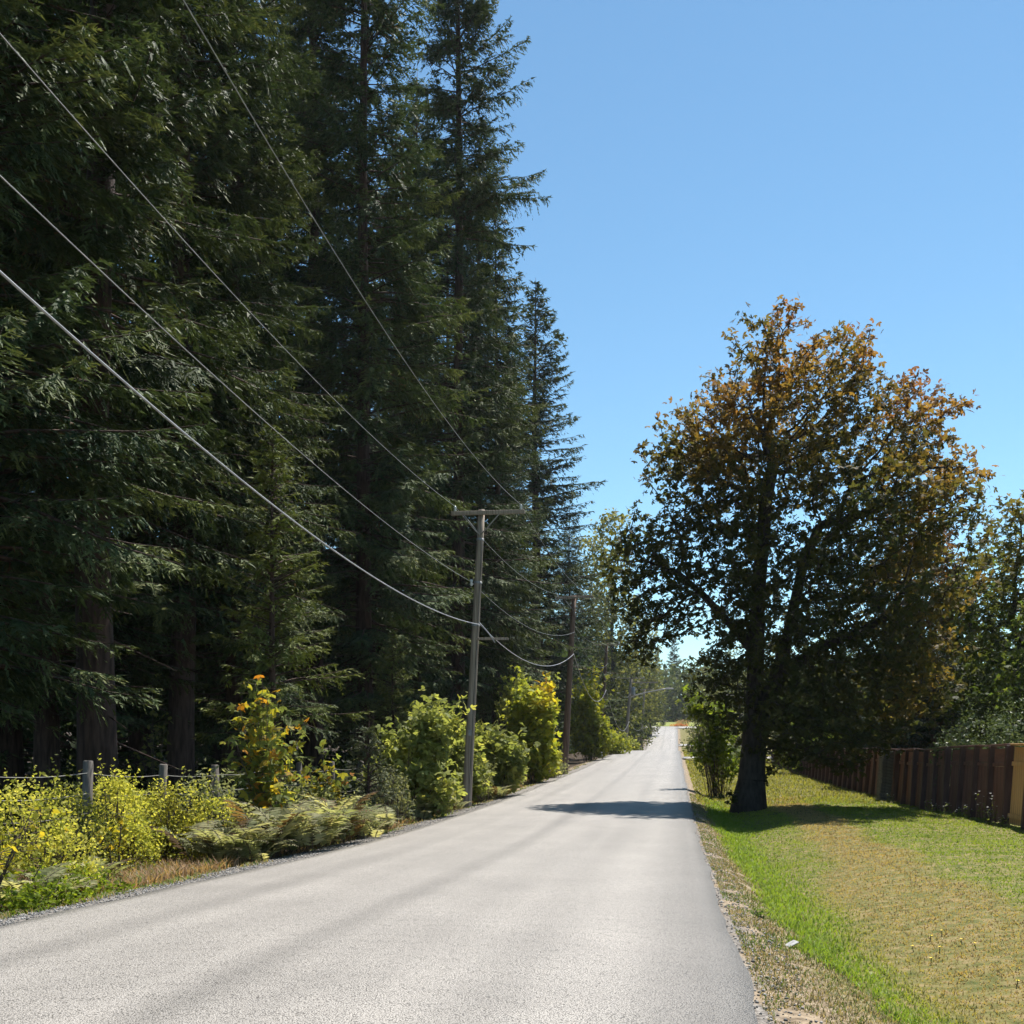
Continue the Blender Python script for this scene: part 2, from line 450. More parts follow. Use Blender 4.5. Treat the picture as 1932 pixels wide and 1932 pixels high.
def kites(b, d, s, l, w, mid=.45):
    """leaf quads: base b, direction d, side s, length l, width w"""
    l = np.asarray(l).reshape(-1, 1); w = np.asarray(w).reshape(-1, 1)
    V = np.stack([b, b + d * l * mid + s * w * .5, b + d * l, b + d * l * mid - s * w * .5], 1).reshape(-1, 3)
    F = np.arange(len(b) * 4).reshape(-1, 4)
    return V, F

def blades(b, d, s, l, w):
    l = np.asarray(l).reshape(-1, 1); w = np.asarray(w).reshape(-1, 1)
    V = np.stack([b + s * w * .5, b + d * l, b - s * w * .5], 1).reshape(-1, 3)
    return V, np.arange(len(b) * 3).reshape(-1, 3)

def lerp_cols(cols, t, r, jitter=.15):
    cols = np.asarray(cols, float); t = np.clip(t, 0, .9999) * (len(cols) - 1)
    i = t.astype(int); f = (t - i)[:, None]
    c = cols[i] * (1 - f) + cols[i + 1] * f
    return np.clip(c * (1 + r.uniform(-jitter, jitter, (len(c), 1))), 0, 1)

def leaves_at(pos, size, r, kind='kite', up=.8, cols=None, t=None, droop=.25, wide=.7):
    """leaf geometry around positions: mostly facing up, random heading"""
    n = len(pos)
    nv = nrm(rand_dirs(n, r) + np.array([0, 0, up]))
    h = rand_dirs(n, r); d = nrm(h - nv * (h * nv).sum(1, keepdims=True)); d = nrm(d + np.array([0, 0, -droop]))
    s = nrm(np.cross(nv, d))
    size = np.broadcast_to(size, (n,)) * r.uniform(.65, 1.2, n)
    col = lerp_cols(cols, r.uniform(0, 1, n) if t is None else t, r)
    if kind == 'kite':
        V, F = kites(pos, d, s, size, size * wide)
        return V, F, col
    parts = []
    nn = np.cross(d, s)
    for a, k in ((0, 1.0), (.95, .85), (-.95, .85)):
        dd = d * math.cos(a) + s * math.sin(a) - nn * .12 * abs(a); ss = -d * math.sin(a) + s * math.cos(a)
        V, F = kites(pos, nrm(dd), nrm(ss), size * k, size * k * .5, .55)
        parts.append((V, F, col))
    return cat_soup(parts)

# ------------------------------------------------------------------ conifers
def conifer_meshes(seed, H, hb, R, nb, low=-.25, trunk_r=.4, blade=.24, dens=1.0, bare=0, col=None, sparse=.0, pw=.7):
    r = np.random.default_rng(seed)
    u = np.sort(r.uniform(0, 1, nb) ** .85)
    z = hb + u * (H - hb) * .985
    lobes = .82 + .36 * vnoise(z * .35, z * 0 + seed, seed)
    prof = (1 - u) ** pw * np.minimum(1, .6 + u * 3.0) + .03
    az = r.uniform(0, 2 * np.pi, nb)
    az_l = .75 + .5 * vnoise(az * 1.6 + seed, z * .22, seed + 5)
    Lb = R * prof * lobes * az_l * r.uniform(.7, 1.12, nb)
    Lb = np.where(r.uniform(size=nb) < .28, Lb * .42, Lb)
    a0 = low + u * .75 + r.normal(0, .1, nb)
    out = np.stack([np.cos(az), np.sin(az), az * 0], -1)
    side = np.stack([-np.sin(az), np.cos(az), az * 0], -1)
    O = np.stack([az * 0, az * 0, z], -1)
    def bp(idx, t):
        L_ = Lb[idx]
        zz = L_ * (a0[idx] * t - .42 * t ** 2 + .28 * t ** 3)
        return O[idx] + out[idx] * (L_ * t)[:, None] + np.array([0, 0, 1.]) * zz[:, None]
    # woody branches
    seg = 4
    idx = np.repeat(np.arange(nb), seg); k = np.tile(np.arange(seg), nb)
    A = bp(idx, k / seg); B = bp(idx, (k + 1) / seg)
    rb = (.01 + .008 * Lb)
    VB, FB = frustums(A, B, (rb[idx] * (1 - k / seg * .9)), (rb[idx] * (1 - (k + 1) / seg * .9)), 4)
    if bare:                                     # dead snags below the crown
        zb = r.uniform(1.5, hb + 3, bare); ab = r.uniform(0, 2 * np.pi, bare); lb = r.uniform(.6, 2.2, bare)
        A = np.stack([zb * 0, zb * 0, zb], -1); B = A + np.stack([np.cos(ab) * lb, np.sin(ab) * lb, lb * r.uniform(-.5, .1, bare)], -1)
        v2, f2 = frustums(A, B, np.full(bare, .03), np.full(bare, .006), 4)
        VB, FB, _ = cat_soup([(VB, FB), (v2, f2)])
    # sprays: flat feathery pads along each bough
    ns = np.maximum(4, (Lb / .1 * dens).astype(int))
    idx = np.repeat(np.arange(nb), ns)
    tot = len(idx)
    t = r.uniform(.12 + sparse, 1, tot) ** .75
    sg = np.where(r.uniform(size=tot) < .5, -1., 1.)
    base = bp(idx, t)
    ls = (.14 + .36 * np.minimum(Lb[idx], 4.0) * np.maximum(1 - t, .03) ** .7 * np.minimum(1, .35 + t * 2)) * r.uniform(.6, 1.15, tot)
    ls = np.minimum(ls, 1.15)
    ang = np.radians(r.uniform(30, 62, tot))
    ax = nrm(bp(idx, np.minimum(t + .05, 1.05)) - bp(idx, t - .05))
    pn = nrm(np.cross(ax, side[idx])); pn *= np.sign(pn[:, 2:3] + 1e-9)
    hang = r.uniform(size=tot) < .3
    fall = np.where(hang, r.uniform(.7, 1.6, tot), r.uniform(.0, .35, tot))
    sd = nrm(ax * np.cos(ang)[:, None] + side[idx] * (np.sin(ang) * sg)[:, None] + np.array([0, 0, -1.]) * fall[:, None])
    pn = nrm(pn + np.where(hang, .9, 0)[:, None] * out[idx] + r.normal(0, .22, (tot, 3)))
    nbl = np.maximum(4, (ls / (.26 * blade) * dens).astype(int))
    j = np.repeat(np.arange(tot), nbl)
    q = r.uniform(.0, 1, len(j))
    b = base[j] + sd[j] * (ls[j] * q)[:, None] + np.array([0, 0, -1.]) * (ls[j] * q ** 2 * .2)[:, None]
    pr = nrm(np.cross(pn[j], sd[j]))
    sg2 = np.where(r.uniform(size=len(j)) < .5, -1., 1.)[:, None]
    d = nrm(sd[j] * .8 + pr * sg2 * r.uniform(.25, .9, (len(j), 1)) + np.array([0, 0, -1.]) * r.uniform(-.1, .3, (len(j), 1)))
    s = nrm(np.cross(d, pn[j] + r.normal(0, .28, (len(j), 3))))
    l = blade * r.uniform(.5, 1.2, len(j)) * (1.1 - .45 * q); w = l * r.uniform(.24, .38, len(j))
    V, F = blades(b, d, s, l, w)
    cols = col or [(.012, .026, .019), (.028, .05, .027), (.072, .096, .038), (.17, .175, .06)]  # needle tones; lightest end raised to put sunlit olive into outer sprays
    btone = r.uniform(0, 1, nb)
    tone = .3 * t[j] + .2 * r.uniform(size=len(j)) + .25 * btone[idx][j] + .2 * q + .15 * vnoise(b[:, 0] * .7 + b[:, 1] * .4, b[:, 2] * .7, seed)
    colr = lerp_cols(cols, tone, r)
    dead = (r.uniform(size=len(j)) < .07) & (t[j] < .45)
    colr[dead] = (.085, .052, .03)
    # trunk
    zz = np.concatenate([[-.4, 0, .35, .8, 1.6], np.linspace(3, H, 14)])
    rr = trunk_r * np.clip(1 - zz / H, .01, 1) ** .9
    rr[:5] *= np.array([1.55, 1.42, 1.22, 1.1, 1.03])
    cxy = np.stack([(vnoise(zz * .12, zz * 0, seed) - .5) * .25, (vnoise(zz * .12, zz * 0 + 9, seed) - .5) * .25], -1) * np.clip(zz / 6, 0, 1)[:, None]
    VT, FT = tube(np.concatenate([cxy, zz[:, None]], 1), rr, 16)
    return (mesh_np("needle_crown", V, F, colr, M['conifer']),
            mesh_np("branches", VB, FB, None, M['bark']),
            tube_mesh("trunk", VT, FT, M['bark']))

def place_conifer(meshes, x, c, label, rot=0., scale=1., name="fir_tree", group=None, Y=None, sz=None):
    if Y is None: Y = FPX * c / (x - 1275.0)
    X = Xof(x, Y)
    o = thing(name, label, "tree", (X, Y, gz(X, Y)), group, (0, 0, rot), (scale, scale, sz or scale))
    for nm, me in zip(("crown", "branches", "trunk"), meshes):
        q = add(nm, me, o)
        if nm != "trunk": q["kind"] = "stuff"
    return o

big1 = conifer_meshes(11, 42, 6.0, 4.7, 640, -.15, .42, .21, 1.3, bare=26, pw=.55)
big2 = conifer_meshes(12, 46, 3.2, 5.2, 740, -.1, .38, .23, 1.25, bare=20, pw=.55)
big3 = conifer_meshes(13, 38, 1.6, 7.4, 560, .0, .45, .36, 1.0, bare=8, pw=.8)
mid1 = conifer_meshes(14, 33, 1.2, 3.5, 540, -.15, .3, .27, 1.15, bare=8, pw=.45)
young = conifer_meshes(15, 9.8, .7, 2.1, 230, .05, .12, .16, 1.3, col=[(.04, .06, .02), (.075, .1, .028), (.12, .14, .04), (.17, .18, .055)])
cedar = conifer_meshes(16, 7.6, .3, 2.6, 180, -.1, .14, .24, 1.0, col=[(.014, .03, .02), (.022, .042, .026), (.032, .055, .032)])
farfir = conifer_meshes(17, 30, 1.5, 5.0, 200, .0, .3, .75, .8)

GF = "tall dark firs along the left side of the road"
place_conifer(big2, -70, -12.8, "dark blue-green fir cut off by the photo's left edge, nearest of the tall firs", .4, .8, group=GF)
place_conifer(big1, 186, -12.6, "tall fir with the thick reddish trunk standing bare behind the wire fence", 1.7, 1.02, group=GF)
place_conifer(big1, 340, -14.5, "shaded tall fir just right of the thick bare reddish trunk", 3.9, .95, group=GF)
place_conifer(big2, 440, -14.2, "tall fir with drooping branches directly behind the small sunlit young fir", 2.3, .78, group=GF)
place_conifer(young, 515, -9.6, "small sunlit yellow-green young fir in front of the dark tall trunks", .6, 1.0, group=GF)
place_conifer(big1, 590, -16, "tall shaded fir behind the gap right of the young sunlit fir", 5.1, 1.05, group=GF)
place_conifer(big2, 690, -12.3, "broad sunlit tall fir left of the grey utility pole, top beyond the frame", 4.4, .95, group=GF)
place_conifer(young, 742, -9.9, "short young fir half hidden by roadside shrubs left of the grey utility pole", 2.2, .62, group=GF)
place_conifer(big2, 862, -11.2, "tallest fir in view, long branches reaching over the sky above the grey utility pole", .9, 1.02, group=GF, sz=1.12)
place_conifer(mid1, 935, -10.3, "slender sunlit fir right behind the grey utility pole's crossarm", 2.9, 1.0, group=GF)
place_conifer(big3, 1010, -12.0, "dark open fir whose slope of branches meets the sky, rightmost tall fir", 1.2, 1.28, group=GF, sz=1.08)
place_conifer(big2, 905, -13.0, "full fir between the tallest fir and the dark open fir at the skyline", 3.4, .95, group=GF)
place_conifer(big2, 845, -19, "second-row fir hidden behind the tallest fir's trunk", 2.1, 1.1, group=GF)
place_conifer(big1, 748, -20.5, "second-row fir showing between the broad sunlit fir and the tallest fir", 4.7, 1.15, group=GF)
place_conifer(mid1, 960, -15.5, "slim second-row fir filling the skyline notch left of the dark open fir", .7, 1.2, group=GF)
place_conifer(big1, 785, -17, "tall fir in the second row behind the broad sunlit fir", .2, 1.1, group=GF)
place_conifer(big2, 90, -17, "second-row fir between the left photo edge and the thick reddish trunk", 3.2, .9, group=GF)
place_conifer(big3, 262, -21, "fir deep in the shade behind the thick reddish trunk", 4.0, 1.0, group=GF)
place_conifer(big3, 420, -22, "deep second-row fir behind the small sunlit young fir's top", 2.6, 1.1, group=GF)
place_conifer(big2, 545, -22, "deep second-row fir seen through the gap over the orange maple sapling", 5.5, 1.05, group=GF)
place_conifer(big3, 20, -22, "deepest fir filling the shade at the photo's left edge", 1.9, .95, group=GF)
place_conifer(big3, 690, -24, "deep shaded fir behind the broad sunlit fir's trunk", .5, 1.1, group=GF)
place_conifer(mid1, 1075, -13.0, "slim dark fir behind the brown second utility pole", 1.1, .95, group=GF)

# ------------------------------------------------------------------ broadleaf trees by space colonisation
def colonise(seed, skeleton, ells, n_attr, step=.38, infl=2.6, kill=.7, iters=120, clump=0):
    """skeleton: list of (point, parent). ells: (x,y,z,rx,ry,rz,weight)"""
    r = np.random.default_rng(seed)
    w = np.array([e[6] for e in ells]); w = w / w.sum()
    A = []
    for e, k in zip(ells, (w * n_attr).astype(int)):
        if not clump:
            d = rand_dirs(k, r) * (r.uniform(0, 1, (k, 1)) ** (1 / 2.4))
            A.append(np.array(e[:3]) + d * np.array(e[3:6]))
            continue
        m = max(1, int(round(k / 20.)))
        cd = rand_dirs(m, r) * (r.uniform(0, 1, (m, 1)) ** (1 / 3.2))
        cc = np.array(e[:3]) + cd * np.array(e[3:6])
        d = rand_dirs(k, r) * (r.uniform(0, 1, (k, 1)) ** .5)
        A.append(cc[r.integers(0, m, k)] + d * np.minimum(clump, np.array(e[3:6]) * .8))
    A = np.concatenate(A)
    pts = [np.array(p, float) for p, _ in skeleton]; par = [q for _, q in skeleton]
    N = np.array(pts)
    D = np.linalg.norm(A[:, None] - N[None], axis=2)
    ni = D.argmin(1); nd = D.min(1)
    alive = nd > kill
    A, ni, nd = A[alive], ni[alive], nd[alive]
    for it in range(iters):
        if not len(A): break
        m = nd < (infl if it > 0 else 1e9)
        if not m.any(): infl *= 1.5; continue
        nodes = np.unique(ni[m]); new = []
        for q in nodes:
            sel = m & (ni == q)
            d = nrm(A[sel] - pts[q]).mean(0) + r.normal(0, .12, 3)
            L_ = np.linalg.norm(d)
            if L_ < 1e-3: continue
            p = pts[q] + d / L_ * step
            new.append((p, q))
        if not new: break
        s0 = len(pts)
        for p, q in new: pts.append(p); par.append(int(q))
        NP = np.array([p for p, _ in new])
        D = np.linalg.norm(A[:, None] - NP[None], axis=2)
        b = D.min(1); bi = D.argmin(1) + s0
        up = b < nd
        nd = np.where(up, b, nd); ni = np.where(up, bi, ni)
        keep = nd > kill
        A, ni, nd = A[keep], ni[keep], nd[keep]
        if len(pts) > 26000: break
    return np.array(pts), np.array(par)

def broadleaf(seed, skeleton, ells, n_attr, trunk_r, leaf, per_node, cols, tonef, bark, kind='maple', step=.38, kill=.7, infl=2.6, flare=True, tip_r=.012, up=.8, spread=.4, clump=0):
    r = np.random.default_rng(seed + 1)
    pts, par = colonise(seed, skeleton, ells, n_attr, step, infl, kill, 140, clump)
    n = len(pts)
    rad = np.zeros(n); nch = np.zeros(n, int)
    acc = np.zeros(n)
    for q in range(n - 1, -1, -1):
        rad[q] = (acc[q]) ** (1 / 2.3) if acc[q] > 0 else tip_r
        if par[q] >= 0: acc[par[q]] += rad[q] ** 2.3; nch[par[q]] += 1
    big = rad > .03
    rad = np.where(rad > .02, rad * (trunk_r / rad[0]) ** np.clip(np.log(np.maximum(rad, .02) / .02) / math.log(max(rad[0], .03) / .02), 0, 1), rad)
    e = np.arange(n)[par >= 0]
    parts = []
    ra, rb = rad[par[e]], rad[e]
    ra = np.minimum(ra, rb * 1.7 + .02)
    if flare:
        zz = pts[:, 2]
        fl = 1 + .7 * np.exp(-np.clip(zz, 0, 9) / .55)
        base = np.arange(n) < 4
        ra = np.where(par[e] < 4, rad[par[e]] * fl[par[e]], ra); rb = np.where(e < 4, rad[e] * fl[e], rb)
    thick = rb > .06
    out = []
    if thick.any(): out.append(frustums(pts[par[e[thick]]], pts[e[thick]], ra[thick], rb[thick], 12))
    out.append(frustums(pts[par[e[~thick]]], pts[e[~thick]], ra[~thick], rb[~thick], 4))
    V, F, _ = cat_soup(out)
    wood = mesh_np("trunk_and_limbs", V, F, None, bark, True)
    tips = np.arange(n)[(rad < .03) & (pts[:, 2] > .3)]
    j = np.repeat(tips, per_node)
    pos = pts[j] + rand_dirs(len(j), r) * r.uniform(0, spread, (len(j), 1))
    V, F, col = leaves_at(pos, leaf, r, kind, up, cols, np.clip(tonef(pos, r), 0, 1))
    return wood, mesh_np("leaf_crown", V, F, col, M['leaf'])

def put_tree(name, label, meshes, X, Y, rot=0, scale=1., group=None, sink=0., wn="trunk"):
    o = thing(name, label, "tree", (X, Y, gz(X, Y) - sink), group, (0, 0, rot), (scale,) * 3)
    add(wn, meshes[0], o); add("crown", meshes[1], o)["kind"] = "stuff"
    return o

# the big maple at the roadside
mY = 34.5; mX = Xof(1412, mY); k_ = mY / FPX
def el(x, y, rx, ry_, w, dy=0., rd=None):
    return ((x - 1412) * k_, dy, (1502 - y) * k_, rx * k_ * 1.07, (rd or min(rx, ry_) * 1.2) * k_ * 1.1, ry_ * k_ * 1.07, w)
ells = [el(1490, 680, 120, 100, 1.0), el(1390, 760, 120, 80, .9), el(1640, 770, 130, 80, 1.0), el(1290, 850, 80, 36, .35),
        el(1480, 870, 190, 150, 2.2, 0, 190), el(1690, 900, 130, 110, 1.3), el(1330, 960, 130, 70, 1.0), el(1250, 1010, 95, 70, .9), el(1205, 1060, 52, 70, .6),
        el(1205, 1160, 36, 70, .4), el(1275, 1105, 60, 55, .55), el(1370, 1230, 45, 110, 1.0), el(1500, 1080, 180, 120, 1.6, 0, 190),
        el(1690, 1080, 140, 130, 2.0), el(1640, 1240, 150, 110, 2.4), el(1560, 1340, 120, 75, 1.8), el(1490, 1330, 70, 80, 1.0), el(1395, 1478, 30, 16, .06, -.5),
        el(1480, 590, 40, 35, .12), el(1400, 610, 25, 40, .08), el(1610, 640, 38, 40, .1), el(1750, 745, 55, 25, .15), el(1800, 870, 45, 30, .3), el(1240, 842, 42, 16, .2), el(1790, 735, 30, 14, .1), el(1640, 610, 22, 30, .08), el(1500, 575, 30, 25, .1),
        el(1440, 1150, 90, 120, 1.4, -1.7, 60), el(1480, 1300, 75, 70, .9, -1.5, 55), el(1350, 830, 110, 80, .9), el(1460, 800, 180, 150, 1.0, 2.2, 120), el(1560, 1000, 200, 170, 1.2, -2.4, 110)]
sk_ = [((0, 0, -.3), -1), ((.02, 0, .2), 0), ((.1, 0, 1.0), 1), ((.18, .05, 2.0), 2), ((.25, .05, 3.0), 3)]
# left stem
ls_ = [(.22, .05, 4.0), (.25, 0, 5.2), (.32, .1, 6.4), (.38, .1, 7.6), (.5, .1, 8.8), (.55, 0, 10), (.8, 0, 11.2)]
pi = 4
for p in ls_: sk_.append((p, pi)); pi = len(sk_) - 1
pi = 4
for p in [(.62, -.1, 3.7), (.95, -.2, 4.5), (1.2, -.2, 5.6), (1.45, -.3, 6.8), (1.7, -.3, 8.0), (2.2, -.4, 9.2)]: sk_.append((p, pi)); pi = len(sk_) - 1
pi = 6
for p in [(-.4, .1, 5.9), (-.95, .1, 6.5), (-1.5, .15, 7.1), (-2.1, .1, 7.6)]: sk_.append((p, pi)); pi = len(sk_) - 1
pi = 13
for p in [(1.9, -.1, 5.0), (2.7, 0, 5.5), (3.6, .1, 5.8), (4.5, .1, 6.3)]: sk_.append((p, pi)); pi = len(sk_) - 1
MAPLE = [(.034, .046, .016), (.05, .06, .02), (.085, .078, .024), (.17, .115, .03), (.25, .145, .04), (.2, .09, .035)]
def tone_main(pos, r):
    h = pos[:, 2]
    edge = .10 * np.clip(pos[:, 0] - 3, 0, 4)
    patch = vnoise(pos[:, 0] * .75 + 7, h * .75 + pos[:, 1] * .5, 3)
    return np.clip((h - 9.0) / 8.5, 0, .55) * (.4 + .9 * patch) + edge * .9 * (h > 3) * (.3 + patch) + .3 * r.uniform(size=len(h)) ** 1.3 + .14 * patch
maple = broadleaf(21, sk_, ells, 16000, .4, .18, 9, MAPLE, tone_main, M['maplebark'], step=.3, kill=.42, infl=2.2, spread=.4, clump=.75)
put_tree("maple_tree", "big bigleaf maple with rusty orange top and dark flared trunk beside the road", maple, mX, mY)

def simple_tree(seed, H, R, hb, n_attr, trunk_r, leaf, per, cols, tonef, kind='kite', step=.5, kill=.9, lumps=9, spread=.5, column=False, up=.8):
    r = np.random.default_rng(seed)
    e = []
    for q in range(lumps):
        u = (q + .5) / lumps
        z = hb + (H - hb) * u
        prof = math.sin(math.pi * min(1, .18 + u * .82)) ** .6 if not column else (.55 + .45 * math.sin(math.pi * min(1, .2 + .8 * u)))
        a = r.uniform(0, 6.28); off = R * prof * (.35 if not column else .15)
        rr = R * prof * r.uniform(.6, .85)
        e.append((math.cos(a) * off, math.sin(a) * off, z, rr, rr, min((H - z) * .95 + .2, (H - hb) / lumps * 1.5 + .3), rr * rr))
        e.append((-math.cos(a) * off, -math.sin(a) * off, z - .4, rr * .8, rr * .8, min((H - z) * .95 + .2, (H - hb) / lumps * 1.4 + .2), rr * rr * .7))
    sk = [((0, 0, -.3), -1)]
    for q, z in enumerate(np.linspace(.3, hb + (H - hb) * .55, 7)):
        sk.append(((r.normal(0, .05) * q, r.normal(0, .05) * q, z), q))
    return broadleaf(seed, sk, e, n_attr, trunk_r, leaf, per, cols, tonef, M['maplebark'], kind, step, kill, step * 7, True, .012, up, spread)

def tone_top(h0, h1, a=.5, rnd=.35):
    return lambda pos, r: np.clip((pos[:, 2] - h0) / (h1 - h0), 0, 1) * a + rnd * r.uniform(size=len(pos)) + .2 * (vnoise(pos[:, 0] * 1.1, pos[:, 2] * 1.1 + pos[:, 1], 8) - .3)

RUST = [(.04, .05, .018), (.06, .06, .02), (.1, .065, .028), (.15, .07, .03), (.22, .11, .03)]
GREEN = [(.035, .055, .016), (.055, .085, .02), (.09, .115, .025), (.14, .14, .03)]
PALE = [(.06, .075, .035), (.09, .105, .05), (.13, .14, .07), (.17, .165, .08)]
rust1 = simple_tree(31, 12.6, 3.4, 1.0, 3800, .3, .23, 9, RUST, tone_top(6, 13, .4, .5), 'maple', .36, .55)
rust2 = simple_tree(32, 12.4, 3.4, 1.0, 3200, .28, .22, 9, [(.04, .06, .018), (.06, .085, .02), (.1, .1, .025), (.17, .12, .03)], tone_top(4, 12, .6, .35), 'maple', .38, .58)
green1 = simple_tree(33, 11.0, 2.8, .8, 2600, .22, .22, 9, GREEN, tone_top(2, 11, .35, .55), 'maple', .38, .6)
pale1 = simple_tree(34, 12.5, 3.2, .8, 1600, .2, .3, 9, PALE, tone_top(0, 13, .3, .6), 'kite', .5, .9, spread=.6)
tall1 = simple_tree(35, 31, 5.2, 2.0, 4200, .4, .5, 10, [(.07, .085, .03), (.11, .125, .04), (.17, .17, .055), (.22, .2, .07)], tone_top(0, 30, .4, .5), 'kite', .7, 1.15, 14, .9, True)
far1 = simple_tree(36, 18, 4.6, 1.2, 700, .3, .7, 8, GREEN, tone_top(0, 18, .3, .6), 'kite', .8, 1.5, 9, .9)
dark1 = simple_tree(37, 13, 3.8, .8, 900, .3, .5, 8, [(.02, .034, .016), (.035, .05, .02), (.055, .065, .025)], tone_top(0, 13, .3, .6), 'kite', .6, 1.1, 9, .7)

def at(x, Y): return Xof(x, Y), Y
GR = "broadleaf trees behind the brown board fence"
put_tree("maple_tree", "dark rust-brown maple behind the fence, its crown merging with the big maple's right side", rust1, *at(1735, 52), .4, 1.15, GR)
put_tree("maple_tree", "rust-topped maple at the photo's right edge above the bare cedar panel", rust2, *at(1925, 43), 1.3, 1.0, GR)
put_tree("alder_tree", "green slender tree between the rust-brown maple and the right-edge maple", green1, *at(1848, 50), 2.2, 1.05, GR)
put_tree("alder_tree", "green tree low behind the hedge at the photo's right edge", green1, *at(1985, 38), 4.2, .8, GR)
put_tree("alder_tree", "dark dense tree behind the fence below the big maple's right boughs", dark1, *at(1565, 78), 2.2, .95, GR)
put_tree("alder_tree", "dark tree right behind the big maple's trunk beyond the far fence", dark1, *at(1475, 98), 4.2, .9, GR)
put_tree("alder_tree", "green tree filling the gap behind the rust-brown maple and fence", green1, *at(1640, 70), 4.9, .95, GR)
place_conifer(cedar, 1678, 0, "dark blue-green cedar right behind the shaded stretch of board fence", .3, 1.2, "cedar_tree", "cedars behind the board fence", Y=54.6)
place_conifer(cedar, 1762, 0, "lower dark cedar just left of the pale laurel hedge", 2.1, .9, "cedar_tree", "cedars behind the board fence", Y=46)
place_conifer(cedar, 1600, 0, "shaded cedar seen under the big maple's right boughs", 4.1, 1.15, "cedar_tree", "cedars behind the board fence", Y=70)

GD = "far broadleaf trees where the road fades out"
put_tree("cottonwood_tree", "tall pale feathery tree on the left, highest behind the big maple's left boughs", tall1, *at(1152, 150), .7, 1.12, GD)
put_tree("cottonwood_tree", "pale feathery tree right of the slim dark fir, behind the third utility pole", tall1, *at(1118, 162), 2.7, 1.1, GD)
put_tree("cottonwood_tree", "pale tall tree nearest the road on the left, under the maple's overhanging boughs", tall1, *at(1200, 200), 4.4, .95, GD)
put_tree("cottonwood_tree", "yellow-green tall tree farthest along the left side, beside the sky gap", tall1, *at(1226, 250), 1.4, .9, GD)
put_tree("alder_tree", "dark shaded tree left of the road behind the fourth utility pole", dark1, *at(1172, 165), .2, 1.25, GD)
put_tree("alder_tree", "dark shaded tree behind the mailbox left of the road", dark1, *at(1186, 225), 1.9, 1.35, GD)
put_tree("alder_tree", "dark tree between the third pole and the road, beyond the yellow shrubs", dark1, *at(1138, 140), 3.9, .95, GD)
put_tree("alder_tree", "small green tree just right of the fourth utility pole", far1, *at(1196, 178), 2.4, .45, GD)
put_tree("alder_tree", "hazy green tree across the far junction, left of the pointed fir", far1, *at(1228, 340), .5, 1.15, GD)
put_tree("alder_tree", "hazy green tree across the far junction, right of the pointed fir", far1, *at(1292, 350), 3.5, 1.05, GD)
put_tree("alder_tree", "pale grey-green alder nearest the road on the right, past the maple", pale1, *at(1345, 118), 1.1, .9, GD)
put_tree("alder_tree", "pale alder with thin dark trunk beyond the right driveway", pale1, *at(1326, 160), 2.5, 1.1, GD)
put_tree("alder_tree", "pale alder behind the big maple's trunk on the right", pale1, *at(1392, 105), 4.6, .95, GD)
put_tree("alder_tree", "green tree behind the maple trunk above the far fence", far1, *at(1470, 110), 4.0, .6, GD)
put_tree("alder_tree", "green tree behind the far end of the board fence", green1, *at(1530, 90), 5.2, .95, GD)
place_conifer(farfir, 1272, 0, "pointed fir alone against the sky at the end of the road", .3, 1.12, group="distant firs beyond the junction", Y=400)
place_conifer(farfir, 1240, 0, "lower hazy fir left of the pointed one at the end of the road", 1.3, .85, group="distant firs beyond the junction", Y=390)
place_conifer(farfir, 1305, 0, "lower hazy fir right of the pointed one at the end of the road", 2.3, .7, group="distant firs beyond the junction", Y=380)
place_conifer(farfir, 1195, 0, "dark far fir above the fourth utility pole", 4.3, .8, group="distant firs beyond the junction", Y=260)
place_conifer(farfir, 1140, 0, "far dark fir behind the third utility pole", 5.3, .95, group="distant firs beyond the junction", Y=210)

def woods(name, label, seed, n, cr, Yr_, h0, h1, size, cols, zp=.6):
    r = np.random.default_rng(seed)
    Y = r.uniform(*Yr_, n); c = r.uniform(*cr, n); X = c + SL * Y
    top = h0 + (h1 - h0) * fbm(X * .12 + 5, Y * .12, seed, 3)
    z = top * r.uniform(0, 1, n) ** zp
    pos = np.stack([X, Y, ground_z(X, Y) + z], -1)
    V, F, col = leaves_at(pos, size, r, 'kite', .4, cols, None, .3, .6)
    return tag(add(name, mesh_np(name, V, F, col, M['leaf'])), label, "woods", kind="stuff")
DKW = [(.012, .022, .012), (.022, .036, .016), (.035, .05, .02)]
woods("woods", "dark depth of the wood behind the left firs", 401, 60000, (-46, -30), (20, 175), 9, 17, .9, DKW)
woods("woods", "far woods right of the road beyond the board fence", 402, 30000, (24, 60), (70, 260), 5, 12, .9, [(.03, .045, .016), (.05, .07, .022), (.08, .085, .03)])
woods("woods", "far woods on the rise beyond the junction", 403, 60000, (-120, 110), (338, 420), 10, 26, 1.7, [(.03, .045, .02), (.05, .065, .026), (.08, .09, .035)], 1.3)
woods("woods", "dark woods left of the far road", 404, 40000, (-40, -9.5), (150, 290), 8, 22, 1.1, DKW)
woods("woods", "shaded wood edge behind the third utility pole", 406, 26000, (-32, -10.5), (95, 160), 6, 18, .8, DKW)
woods("undergrowth", "dim undergrowth on the forest floor behind the wire fence", 405, 26000, (-24, -10.2), (16, 110), .3, 1.6, .3, DKW)

